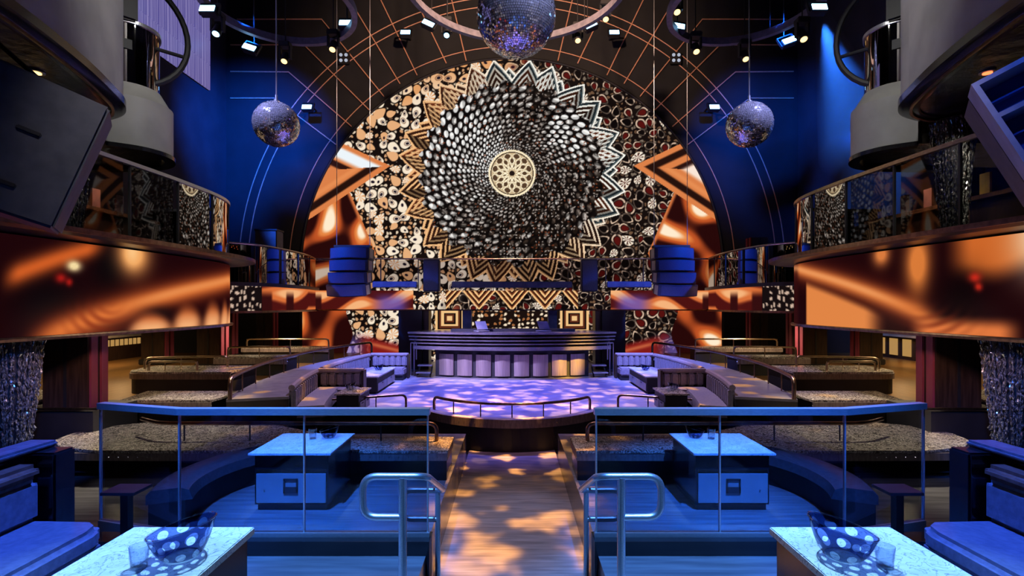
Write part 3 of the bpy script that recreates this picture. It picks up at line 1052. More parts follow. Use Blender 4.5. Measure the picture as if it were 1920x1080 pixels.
# ------------------------------------------------------------------ mirror balls
def mirror_ball(name, c, r, nu, nv, label, group=None, neck=True):
    t = thing(name, label, 'mirror ball', (c[0], c[1], c[2] - r), group)
    rnd = random.Random(int(c[0] * 100) + 5)
    m = MB()
    # every tile is a flat facet of its own, turned a hair off its neighbours
    for j in range(nv):
        p0 = -PI / 2 + PI * j / nv
        p1 = -PI / 2 + PI * (j + 1) / nv
        k_n = max(6, int(nu * math.cos((p0 + p1) / 2)))
        for k in range(k_n):
            a0 = 2 * PI * k / k_n
            a1 = 2 * PI * (k + 1) / k_n
            g = 0.07
            pa, pb = p0 + (p1 - p0) * g, p1 - (p1 - p0) * g
            aa, ab = a0 + (a1 - a0) * g, a1 - (a1 - a0) * g
            q = []
            tp = rnd.uniform(-1, 1) * 0.0036
            ta = rnd.uniform(-1, 1) * 0.0036
            for (p, a, du, dv) in ((pa, aa, -1, -1), (pa, ab, 1, -1), (pb, ab, 1, 1), (pb, aa, -1, 1)):
                rr = r * (1.0 + ta * du + tp * dv)
                q.append((c[0] + rr * math.cos(p) * math.cos(a), c[1] + rr * math.cos(p) * math.sin(a), c[2] + rr * math.sin(p)))
            m.add(q, [(0, 1, 2, 3)])
    o = m.build('mirror_tiles', MIRROR, t, normals=False)
    o['kind'] = 'stuff'
    m = MB(); m.sphere(c, r * 0.985, 32, 20); m.build('core', BLACK, t, smooth=True)
    if neck:
        m = MB(); m.lathe([(r * 0.12, 0), (r * 0.12, r * 0.10), (r * 0.05, r * 0.14), (r * 0.05, r * 0.34)], 12, (c[0], c[1], c[2] + r * 0.98))
        m.build('motor_cap', STEEL, t, smooth=True)
        m = MB(); m.tube([(c[0], c[1], c[2] + r * 1.2), (c[0], c[1], 12.0)], 0.012, 6)
        m.build('hanging_cable', STEEL, t)
    return t


c = P(968, 30, 10.0)
mirror_ball('mirror_ball', c, 0.77, 110, 56, 'large mirror ball hanging high before the arched screen')
c = P(518, 233, 11.0)
mirror_ball('mirror_ball', c, 0.475, 84, 44, 'small mirror ball hanging between big one and side wall', 'pair of small mirror balls')
c = P(1405, 234, 11.0)
mirror_ball('mirror_ball', c, 0.475, 84, 44, 'small mirror ball hanging between big one and side wall', 'pair of small mirror balls')


# ------------------------------------------------------------------ round lighting trusses
TRUSS = mat('grey_truss_paint', (0.16, 0.15, 0.19), (0.24, 0.22, 0.27), rough=0.5, scale=8)


def ring_truss(cx, cy, z, R, label, group=None):
    t = thing('ring_truss', label, 'truss', (cx, cy, z), group)
    m = MB()
    path = [(cx + R * math.cos(a), cy + R * math.sin(a)) for a in np.linspace(0, 2 * PI, 73)]
    m.sweep(path, [(-0.06, z), (0.06, z), (0.06, z + 0.16), (-0.06, z + 0.16)], caps=False)
    m.build('ring', TRUSS, t)
    for k in range(4):
        a = PI / 4 + k * PI / 2
        m = MB(); m.tube([(cx + R * math.cos(a), cy + R * math.sin(a), z + 0.14), (cx + R * math.cos(a), cy + R * math.sin(a), 12.0)], 0.012, 6)
        m.build('hanging_cable', BLACK, t)
    return t


ring_truss(-5.0, 11.0, 8.1, 1.55, 'grey ring truss with lamps hung above small mirror ball', 'side ring trusses')
ring_truss(5.0, 11.0, 8.1, 1.55, 'grey ring truss with lamps hung above small mirror ball', 'side ring trusses')
ring_truss(0.1, 11.2, 8.75, 2.45, 'grey ring truss circling above the large mirror ball')


# ------------------------------------------------------------------ lamps
def wash_lamp(px, py, d, roll, label, group, wdt=0.30, hgt=0.14, hang=None):
    c = P(px, py, d)
    t = thing('wash_lamp', label, 'stage lamp', (c.x, c.y, c.z - 0.15), group)
    M = Matrix.Rotation(math.radians(roll), 3, 'Y') @ Matrix.Rotation(math.radians(-20), 3, 'X')
    m = MB(); m.obox(c + M @ Vector((0, 0.09, 0)), (wdt * 1.12, 0.16, hgt * 1.2), M); m.build('housing', BLACK, t, bevel=0.01)
    m = MB(); m.obox(c + M @ Vector((0, 0.004, 0)), (wdt, 0.02, hgt), M); m.build('lens', LAMPB, t)
    m = MB()
    for sx in (-1, 1):
        m.obox(c + M @ Vector((sx * wdt * 0.62, 0.09, hgt * 0.5)), (0.02, 0.06, hgt * 1.9), M)
    m.obox(c + M @ Vector((0, 0.09, hgt * 1.4)), (wdt * 1.28, 0.06, 0.03), M)
    m.build('yoke', BLACK, t)
    m = MB(); top = c + M @ Vector((0, 0.09, hgt * 1.4))
    m.tube([top, (top.x, top.y, 12.0)] if d < 15 else [top, (top.x, WY + 0.01, top.z)], 0.012 if d < 15 else 0.03, 6); m.build('hanging_rod' if d < 15 else 'wall_bracket', BLACK, t)
    return t


G = 'blue wash lamps in the rig'
for (px, py, d, roll, lab) in (
        (467, 88, 12.3, 18, 'blue wash lamp tilted below ring truss beside the violet curtain'),
        (648, 42, 12.0, 0, 'blue wash lamp on ring truss side nearer the big mirror ball'),
        (1272, 48, 12.0, 10, 'blue wash lamp on ring truss facing the big mirror ball'),
        (1480, 75, 12.3, -20, 'blue wash lamp tilted below ring truss close to the bare wall'),
        (388, 15, 10.4, 0, 'blue wash lamp beside the violet LED curtain'),
        (1537, 12, 10.4, 0, 'blue wash lamp throwing a hazy beam on the side wall'),
        (803, 43, 13.4, 25, 'blue wash lamp tilted under the middle ring truss'),
        (1108, 46, 13.4, -25, 'blue wash lamp tilted under the middle ring truss')):
    wash_lamp(px, py, d, roll, lab, G)
for (px, py, lab) in ((575, 200, 'small blue flood lamp on back wall beside small mirror ball'), (1340, 200, 'small blue flood lamp on back wall beside small mirror ball'),
                      (760, 60, 'small blue flood lamp on the back wall above the arch'), (1152, 60, 'small blue flood lamp on the back wall above the arch')):
    wash_lamp(px, py, 16.2, 0, lab, 'small blue flood lamps', 0.30, 0.15)


def moving_head(px, py, d, label, group, lens, tilt=0.5):
    c = P(px, py, d)
    t = thing('moving_head_lamp', label, 'stage lamp', (c.x, c.y, c.z - 0.15), group)
    m = MB(); m.box(c.x - 0.13, c.x + 0.13, c.y - 0.11, c.y + 0.11, c.z + 0.24, c.z + 0.36); m.build('base', BLACK, t, bevel=0.015)
    for sx in (-1, 1):
        m = MB(); m.box(c.x + sx * 0.12 - 0.02, c.x + sx * 0.12 + 0.02, c.y - 0.05, c.y + 0.05, c.z - 0.04, c.z + 0.25); m.build('yoke_arm', BLACK, t)
    ax = Vector((0, -math.sin(tilt), -math.cos(tilt)))
    m = MB(); m.tube([c - ax * 0.13, c - ax * 0.10, c + ax * 0.12, c + ax * 0.14], [0.05, 0.085, 0.095, 0.085], 14); m.build('head', BLACK, t, smooth=True)
    m = MB(); m.tube([c + ax * 0.139, c + ax * 0.146], [0.07, 0.07], 14); m.build('lens', lens, t)
    m = MB(); m.tube([(c.x, c.y, c.z + 0.35), (c.x, c.y, 12.0)], 0.012, 6); m.build('hanging_rod', BLACK, t)
    return t


G = 'moving head lamps in the rig'
for (px, py, d, lab) in ((535, 108, 12.4, 'warm moving head lamp hung under ring truss over small mirror ball'),
                         (1396, 104, 12.4, 'warm moving head lamp hung under ring truss over small mirror ball'),
                         (625, 86, 12.2, 'warm moving head lamp hung below inner end of ring truss'),
                         (1304, 90, 12.2, 'warm moving head lamp hung below inner end of ring truss'),
                         (1083, 70, 13.4, 'warm moving head lamp hanging right beside the big mirror ball'),
                         (1135, 30, 12.8, 'warm moving head lamp hung on outer side of middle ring truss'),
                         (838, 60, 13.4, 'dark moving head lamp hanging near the big mirror ball'),
                         (1268, 16, 11.6, 'warm moving head lamp high on ring truss toward middle'),
                         (1504, 66, 11.0, 'warm moving head lamp at the wall end of ring truss'),
                         (408, 56, 11.0, 'moving head lamp beside the violet curtain')):
    moving_head(px, py, d, lab, G, LAMPW if 'warm' in lab else LAMPB)
for px, lab in ((644, 'black four-lamp blinder on the wall by copper arcs'), (1268, 'black four-lamp blinder on the wall by copper arcs')):
    c = P(px, 108, 16.885)
    t = thing('blinder_lamp', lab, 'stage lamp', (c.x, c.y, c.z - 0.2), 'pair of blinders')
    m = MB(); m.box(c.x - 0.18, c.x + 0.18, c.y, c.y + 0.12, c.z - 0.2, c.z + 0.2); m.build('housing', BLACK, t, bevel=0.02)
    LB = emit_mat('dim_white_bulb', (0.75, 0.82, 1.0), 0.55)
    for sx in (-1, 1):
        for sz in (-1, 1):
            m = MB(); m.tube([(c.x + sx * 0.085, c.y - 0.012, c.z + sz * 0.09), (c.x + sx * 0.085, c.y + 0.01, c.z + sz * 0.09)], 0.055, 12); m.build('bulb', LB, t)


# ------------------------------------------------------------------ lower balconies with LED fronts
LEDP = catmull([(5.62, 3.2), (5.48, 4.2), (5.34, 5.4), (5.24, 6.6), (5.18, 7.8), (5.2, 8.9), (5.33, 9.6), (5.62, 10.15), (6.1, 10.45), (6.8, 10.55), (7.6, 10.55)], 8)
ZB, ZT = 1.40, 2.50


def arc_table(path):
    L = [0]
    for a, b in zip(path[:-1], path[1:]):
        L.append(L[-1] + math.hypot(b[0] - a[0], b[1] - a[1]))
    return L


for s in (-1, 1):
    side = 'a' if s < 0 else 'b'
    scr = thing('led_band', ('curved LED band of glowing orange beams with a pale drop under balcony' if s < 0 else 'curved LED band of two broad orange beams and a dark hollow under balcony'), 'screen', (s * 5.4, 6.5, ZB))
    pth = resample(LEDP, 0.025)
    nv = 56
    vz = np.linspace(ZB, ZT, nv)
    pts = np.array(pth)
    V = np.zeros((len(pts), nv, 3))
    V[:, :, 0] = s * pts[:, None, 0]
    V[:, :, 1] = pts[:, None, 1]
    V[:, :, 2] = vz[None]
    # picture coordinate along the band
    yy = np.maximum.accumulate(pts[:, 1]) + np.cumsum(np.r_[0, np.hypot(*np.diff(pts, axis=0).T)]) * 1e-4
    qq = 960 - 5.2 * 960 / np.maximum(yy, 3)
    qq = np.where(pts[:, 1] > 9.6, np.minimum(440 + (pts[:, 0] - 5.33) * 30, 470), qq)
    Q = np.repeat(qq[:, None], nv, 1).ravel()
    VV = np.repeat(np.linspace(0, 1, nv)[None], len(pts), 0).ravel()
    rgb = (side_picture_a if s < 0 else side_picture_b)(Q, VV)
    idx = np.arange(len(pts) * nv).reshape(len(pts), nv)
    q = np.stack([idx[:-1, :-1], idx[1:, :-1], idx[1:, 1:], idx[:-1, 1:]], -1).reshape(-1, 4)
    picture_mesh('screen', V.reshape(-1, 3), q, rgb, scr)
    m = MB(s); m.sweep(LEDP, [(-0.16, ZB - 0.05), (0.05, ZB - 0.05), (0.06, ZB - 0.02), (0.05, ZB - 0.002), (-0.16, ZB - 0.002)]); m.build('bottom_trim', DSTEEL, scr, smooth=True)
    m = MB(s); m.sweep(LEDP, [(-0.14, ZB), (-0.02, ZB), (-0.02, ZT), (-0.14, ZT)]); m.build('cabinet', BLACK, scr)

    b = thing('balcony', 'long rounded balcony with smoked glass railing above LED band', 'balcony', (s * 5.8, 6.5, ZT), 'pair of lower balconies')
    LP = resample(LEDP, 0.12)
    LEDG = mat('dark_ledge_lacquer', (0.022, 0.022, 0.028), (0.04, 0.04, 0.05), rough=0.35, scale=3)
    m = MB(s); m.sweep(LP, [(-0.6, ZT + 0.01), (0.34, ZT + 0.03), (0.43, ZT + 0.06), (0.43, ZT + 0.11), (0.34, ZT + 0.13), (-0.6, ZT + 0.13)]); m.build('ledge', LEDG, b)
    m = MB(s); m.sweep(LP, [(0.425, ZT + 0.055), (0.445, ZT + 0.055), (0.445, ZT + 0.115), (0.425, ZT + 0.115)]); m.build('ledge_edge', DSTEEL, b)
    # deck
    poly = [(x, y) for x, y in offset_path(LP, -0.4)] + [(13.9, 10.2), (13.9, 3.2)]
    m = MB(s); m.prism(poly, ZT - 0.25, ZT + 0.12); m.build('deck', BLACK, b)
    m = MB(s); m.prism(poly, ZT - 0.34, ZT - 0.26); m.build('soffit', SOFFIT, b)
    # glass panes between uprights
    gp = resample(offset_path(LEDP, -0.03), 0.06)
    nP = 17
    step = len(gp) // 9
    zr = ZT + 1.16
    i0 = 0
    while i0 < len(gp) - 4:
        seg = gp[i0:min(i0 + step, len(gp))]
        m = MB(s); m.sweep(seg[:-1], [(-0.008, ZT + 0.13), (0.008, ZT + 0.13), (0.008, zr), (-0.008, zr)]); m.build('glass_pane', DGLASS if seg[len(seg) // 2][1] > 7.75 else SMOKED, b, smooth=True)
        x, y = seg[0]
        m = MB(s); m.box(x - 0.014, x + 0.014, y - 0.014, y + 0.014, ZT + 0.13, zr); m.build('upright', BLACK, b)
        i0 += step
    m = MB(s); m.sweep(gp, [(-0.035, zr), (0.035, zr), (0.035, zr + 0.05), (-0.035, zr + 0.05)]); m.build('handrail', BRASS if s > 0 else STEEL, b)

    # drink counter at the balcony's inside with boards added in place of glass reflections
    t = thing('balcony_counter', 'long wooden drinks counter inside the lower balcony', 'counter', (s * 7.0, 7.6, ZT + 0.12), 'balcony drinks counters')
    m = MB(s); m.box(6.6, 7.0, 6.2, 9.6, ZT + 0.74, ZT + 0.80); m.build('top', mat('amber_wood', (0.16, 0.07, 0.03), (0.24, 0.11, 0.05), rough=0.35, scale=6, stretch=(1, 8, 1)), t)
    m = MB(s); m.box(6.68, 6.98, 6.2, 9.6, ZT + 0.12, ZT + 0.74); m.build('front', DWOOD, t)
    cols = [((0.75, 0.55, 0.04), 'yellow'), ((0.22, 0.12, 0.30), 'violet'), ((0.45, 0.20, 0.18), 'dusty red'), ((0.30, 0.18, 0.22), 'plum')]
    for k, ((cc), nm) in enumerate(cols):
        y0 = 7.2 + k * 0.5
        bd = thing('reflection_board', f'narrow {nm} board, added as a reflection on balcony counter', 'board', (s * 6.75, y0, ZT + 0.80), 'boards added as reflections on the balcony counters')
        m = MB(s); m.box(6.72, 6.75, y0, y0 + 0.16, ZT + 0.80, ZT + 1.12); m.build('panel', mat('reflection_board_' + nm, cc, rough=0.5), bd)
        m = MB(s); m.box(6.68, 6.80, y0 + 0.02, y0 + 0.14, ZT + 0.80, ZT + 0.815); m.build('foot', BLACK, bd)

    # ---------------- upper balcony: grey curved front
    ub = thing('upper_balcony', 'overhanging upper balcony with tall grey curved front and dark soffit', 'balcony', (s * 6.0, 5.0, 4.3), 'pair of upper balconies')
    UP = catmull([(4.42, 2.0), (4.30, 3.2), (4.34, 4.3), (4.58, 5.4), (4.85, 6.2), (5.05, 6.65), (5.38, 6.98), (5.9, 7.15), (6.8, 7.2)], 8)
    UP = resample(UP, 0.10)
    step = 11
    for i in range(0, len(UP) - 2, step):
        seg = UP[i:i + step + 1]
        if len(seg) < 2:
            continue
        m = MB(s); m.sweep(seg, [(-0.10, 4.42), (0.0, 4.42), (0.0, 8.6), (-0.10, 8.6)]); m.build('front_panel', GREYF, ub, smooth=True)
    m = MB(s); m.sweep(UP, [(-0.2, 4.28), (-0.02, 4.28), (0.03, 4.31), (0.03, 4.40), (0.0, 4.42), (-0.2, 4.42)]); m.build('bottom_edge', GLOSSBLACK, ub, smooth=True)
    m = MB(s); m.sweep(UP, [(-0.12, 4.26), (-0.09, 4.255), (-0.09, 4.29), (-0.12, 4.29)]); m.build('edge_bead', DSTEEL, ub)
    poly = offset_path(UP, -0.1) + [(9.4, 7.2), (9.4, 2.0)]
    m = MB(s); m.prism(poly, 4.30, 4.50); m.build('soffit', SOFFIT, ub)
    for (u, y) in ((5.2, 5.6), (5.6, 5.0), (5.9, 6.2), (6.3, 5.4), (6.9, 6.0)):
        m = MB(s); m.lathe([(0.075, 0), (0.075, 0.012), (0.05, 0.02)], 14, (u, y, 4.282)); dl = m.build('downlight', STEEL, ub)
        m = MB(s); m.lathe([(0.045, 0), (0.045, 0.006)], 12, (u, y, 4.275)); m.build('lens', LAMPR if s > 0 else LAMPW, dl)

    # ---------------- farther upper balcony
    fb = thing('far_balcony', 'smaller grey rounded balcony tucked behind the upper balcony', 'balcony', (s * 6.2, 7.8, 4.0), 'pair of far balconies')
    FP = catmull([(5.75, 7.25), (5.42, 7.5), (5.30, 7.85), (5.42, 8.2), (5.75, 8.5), (6.3, 8.65), (7.4, 8.7)], 8)
    m = MB(s); m.sweep(FP, [(-0.10, 4.06), (0.0, 4.06), (0.0, 4.78), (-0.10, 4.78)]); m.build('front_panel', GREYF, fb, smooth=True)
    m = MB(s); m.sweep(FP, [(-0.12, 4.0), (0.03, 4.0), (0.03, 4.06), (-0.12, 4.06)]); m.build('bottom_edge', GLOSSBLACK, fb)
    m = MB(s); m.sweep(offset_path(FP, -0.02), [(-0.22, 4.78), (0.0, 4.78), (-0.14, 5.02), (-0.22, 5.02)]); m.build('sloped_sill', GREYF, fb, smooth=True)
    m = MB(s); m.sweep(offset_path(FP, -0.19), [(-0.01, 5.02), (0.01, 5.02), (0.01, 5.9), (-0.01, 5.9)]); m.build('glass_pane', DGLASS, fb, smooth=True)
    m = MB(s); m.sweep(offset_path(FP, -0.19), [(-0.03, 5.9), (0.03, 5.9), (0.03, 5.95), (-0.03, 5.95)]); m.build('handrail', STEEL, fb)
    m = MB(s); m.prism(offset_path(FP, -0.1) + [(9.4, 8.7), (9.4, 7.3)], 4.06, 4.2); m.build('soffit', SOFFIT, fb)
    m = MB(s); m.box(6.6, 6.7, 7.3, 8.6, 4.2, 6.4); m.build('rear_panel', mat('bronze_bead_panel', (0.05, 0.03, 0.02), (0.55, 0.34, 0.2), rough=0.3, metal=0.5, scale=16, stretch=(1, 1, 0.5)), fb)

    # ---------------- black lighting hoop
    c = Vector((5.80, 7.6, 5.9)); 
    hp = thing('lighting_hoop', 'black steel hoop holding lamps beside the upper balcony', 'lighting hoop', (s * c.x, c.y, 5.0), 'pair of lighting hoops')
    m = MB(s)
    ax1 = Vector((0.60, -0.62, 0)).normalized()
    ring = [c + ax1 * 0.86 * math.cos(a) + Vector((0, 0, 1)) * 0.86 * math.sin(a) for a in np.linspace(0, 2 * PI, 41)[:-1]]
    m.tube(ring, 0.045, 8, closed=True); m.build('hoop', BLACK, hp, smooth=True)
    m = MB(s); m.tube([c - ax1 * 0.84 + Vector((0, 0, -0.2)), c + ax1 * 0.84 + Vector((0, 0, -0.2))], 0.03, 8); m.build('crossbar', BLACK, hp)
    m = MB(s); m.tube([c + Vector((0, 0, 0.86)), (c.x, c.y, 12.0)], 0.03, 8); m.build('hanging_rod', BLACK, hp)
    m = MB(s); m.obox(c + Vector((0, 0, 0.22)), (0.45, 0.35, 0.4), Matrix.Rotation(0.8, 3, 'Z')); lb = m.build('lamp_body', BLACK, hp, bevel=0.03)
    m = MB(s); m.obox(c + Vector((0, 0, -0.32)), (0.34, 0.28, 0.2), Matrix.Rotation(0.8, 3, 'Z')); m.build('lamp_body', BLACK, hp, bevel=0.03)

    # warm glowing discs added under the balcony to go with the terrace spots
    for (uu_, yy_) in ((7.4, 9.3), (6.4, 9.9)):
        m = MB(s); m.lathe([(0.08, 0), (0.08, 0.012)], 14, (uu_, yy_, ZT - 0.353)); m.build('downlight', LAMPW, b)
    # ---------------- bead curtain columns
    GB = mat('glass_beads', (0.10, 0.11, 0.12), (0.75, 0.75, 0.72), rough=0.12, metal=0.6, scale=40, lo=0.45, hi=0.75)
    rnd = random.Random(3)
    def beads(name, cx, cy, z0, z1, r0, r1, nst, label):
        m = MB(s)
        for k in range(nst):
            a = 2 * PI * k / nst + rnd.uniform(-0.08, 0.08)
            rr = rnd.uniform(0.82, 1.05)
            z = z1
            while z > z0:
                h = rnd.uniform(0.05, 0.13)
                f_ = (z - z0) / (z1 - z0)
                r = (r0 + (r1 - r0) * f_) * rr
                zl = max(z - h, z0)
                x = cx + r * math.cos(a); y = cy + r * math.sin(a)
                wq = rnd.uniform(0.006, 0.016)
                M = Matrix.Rotation(rnd.uniform(0, 3), 3, 'Z')
                tilt = rnd.uniform(-0.02, 0.02)
                pts_ = [Vector((x, y, z))] + [Vector((x + tilt, y, (z + zl) / 2)) + M @ Vector((wq * cx_, wq * cy_, 0)) for cx_, cy_ in ((1, 0), (0, 1), (-1, 0), (0, -1))] + [Vector((x, y, zl))]
                m.add(pts_, [(0, 1, 2), (0, 2, 3), (0, 3, 4), (0, 4, 1), (5, 2, 1), (5, 3, 2), (5, 4, 3), (5, 1, 4)])
                z = zl - 0.004
        t = thing('bead_column', label, 'bead column', (s * cx, cy, z0), 'columns of hanging glass beads')
        o = m.build('strands', GB, t)
        o['kind'] = 'stuff'
        m = MB(s); m.lathe([(r0 * 0.8, z0), (r1 * 0.8, z1)], 16, (cx, cy, 0)); m.build('core', BLACK, t, smooth=True)
        return t
    beads('bead_column', 5.86, 5.95, -0.1, 2.155, 0.17, 0.38, 130, 'tapering column of dark glass beads below the LED band')
    beads('bead_column', 5.95, 6.9, ZT + 0.13, 4.24, 0.12, 0.24, 60, 'tapering column of pale glass beads inside the balcony')

# ------------------------------------------------------------------ big tilted loudspeakers near the camera
def hung_speaker(s, c, roll, yaw, size, label, horn):
    t = thing('hung_loudspeaker', label, 'loudspeaker', (c[0], c[1], c[2] - size[2] / 2))
    M = Matrix.Rotation(math.radians(yaw), 3, 'Z') @ Matrix.Rotation(math.radians(roll), 3, 'Y')
    C = Vector(c)
    SHELL = mat('speaker_grey_shell', (0.055, 0.058, 0.068), (0.08, 0.083, 0.095), rough=0.5, scale=8)
    w_, d_, h_ = size
    if not horn:
        m = MB(); m.obox(C, size, M); m.build('cabinet', SHELL, t, bevel=0.02)
        for k in (0.1, -0.3):
            m = MB(); m.obox(C + M @ Vector((w_ * 0.05, -d_ / 2 - 0.004, k * h_)), (0.15, 0.02, 0.035), M); m.build('handle_slot', BLACK, t, bevel=0.008)
    else:
        # box with an open horn front framed in white
        m = MB(); m.obox(C + M @ Vector((0, 0.14, 0)), (w_, d_ - 0.28, h_), M); m.build('cabinet', SHELL, t, bevel=0.02)
        m = MB(); yf = -d_ / 2 + 0.13; T = 0.035
        m.obox(C + M @ Vector((-w_ / 2 + T / 2, yf, 0)), (T, 0.30, h_), M)
        m.obox(C + M @ Vector((w_ / 2 - T / 2, yf, 0)), (T, 0.30, h_), M)
        m.obox(C + M @ Vector((0, yf, h_ / 2 - T / 2)), (w_ - 2 * T, 0.30, T), M)
        m.obox(C + M @ Vector((0, yf, -h_ / 2 + T / 2)), (w_ - 2 * T, 0.30, T), M)
        m.build('horn_flare', mat('white_horn_rim', (0.35, 0.35, 0.45), (0.45, 0.45, 0.55), rough=0.35), t)
        m = MB(); m.obox(C + M @ Vector((0, yf, h_ * 0.18)), (w_ - 2 * T, 0.28, T), M); m.build('divider', mat('white_horn_rim', (0, 0, 0)), t)
        HB = mat('blue_horn_throat', (0.03, 0.08, 0.30), (0.05, 0.12, 0.40), rough=0.3, scale=4)
        m = MB(); m.obox(C + M @ Vector((0, -d_ / 2 + 0.25, 0)), (w_ - 2 * T, 0.02, h_ - 2 * T), M); m.build('horn_throat', HB, t)
        for k in (0.33, 0.02, -0.22):
            m = MB(); m.obox(C + M @ Vector((0, -d_ / 2 + 0.2, k * h_)), (w_ - 2 * T, 0.12, 0.012), M); m.build('fin', HB, t)
    m = MB(); m.tube([C + M @ Vector((0, 0, h_ / 2)), (s * 4.75, C.y + 0.3, 4.31)], 0.02, 8); m.build('hanging_rod', BLACK, t)
    return t


hung_speaker(-1, (-3.88, 4.05, 2.98), 19, 36, (0.82, 0.5, 1.08), 'big dark grey loudspeaker cabinet hung tilted with handle slot', False)
hung_speaker(1, (4.02, 3.95, 3.06), -24, -38, (0.42, 0.8, 0.95), 'big hung loudspeaker with open blue horn and pale rim', True)

# ------------------------------------------------------------------ bridge behind the DJ booth
BY = 15.0
br = thing('bridge', 'long gallery bridge with LED front crossing before the arched screen', 'bridge', (0, BY, 1.6))
KB = BY / F
nx, nz = 880, 36
xs = np.linspace(-6.2, 6.2, nx); zs = np.linspace(1.61, 2.16, nz)
gx, gz = np.meshgrid(xs, zs); gx = gx.ravel(); gz = gz.ravel()
rgb = bridge_picture(960 + gx / KB, HOR - (gz - EYE) / KB)
idx = np.arange(nx * nz).reshape(nz, nx)
q = np.stack([idx[:-1, :-1], idx[:-1, 1:], idx[1:, 1:], idx[1:, :-1]], -1).reshape(-1, 4)
picture_mesh('screen', np.stack([gx, np.full_like(gx, BY), gz], -1), q, rgb, br)
m = MB(); m.box(-6.2, 6.2, BY + 0.03, 16.2, 1.62, 2.16); m.build('deck', BLACK, br)
m = MB(); m.box(-6.2, 6.2, BY - 0.02, BY + 0.05, 1.57, 1.61); m.build('bottom_trim', DSTEEL, br)
m = MB(); m.tube([(-6.2, BY + 0.02, 3.09), (6.2, BY + 0.02, 3.09)], 0.022, 8); m.build('handrail', DSTEEL, br)
for k in range(12):
    x = -6.05 + k * 1.1
    m = MB(); m.box(x - 0.012, x + 0.012, BY, BY + 0.05, 2.16, 3.08); m.build('upright', BLACK, br)
    m = MB(); m.box(x + 0.02, x + 1.08, BY + 0.02, BY + 0.032, 2.2, 3.05)
    if k < 11:
        m.build('glass_pane', glass_mat('bridge_glass', (0.72, 0.70, 0.72), (0.8, 0.8, 0.85), 0.02) if 'bridge_glass' not in MATS else MATS['bridge_glass'], br)
BPIPE = mat('blue_pipe_and_lit_pillar', (0.10, 0.14, 0.30), (0.16, 0.21, 0.42), rough=0.35, metal=0.5, scale=6)
for (x0, x1) in ((-4.05, -2.75), (-1.75, 1.75), (2.75, 4.05)):
    m = MB(); m.box(x0, x1, BY - 0.16, BY - 0.06, 2.24, 2.42); m.build('equipment_rail', BPIPE, br, bevel=0.02)
for x in (-1.33, 1.20):
    m = MB(); m.box(x - 0.13, x + 0.13, BY + 0.1, BY + 0.4, -0.2, 1.6); m.build('pillar', BPIPE, br)  # blue light falling on these pillars is put into their colour
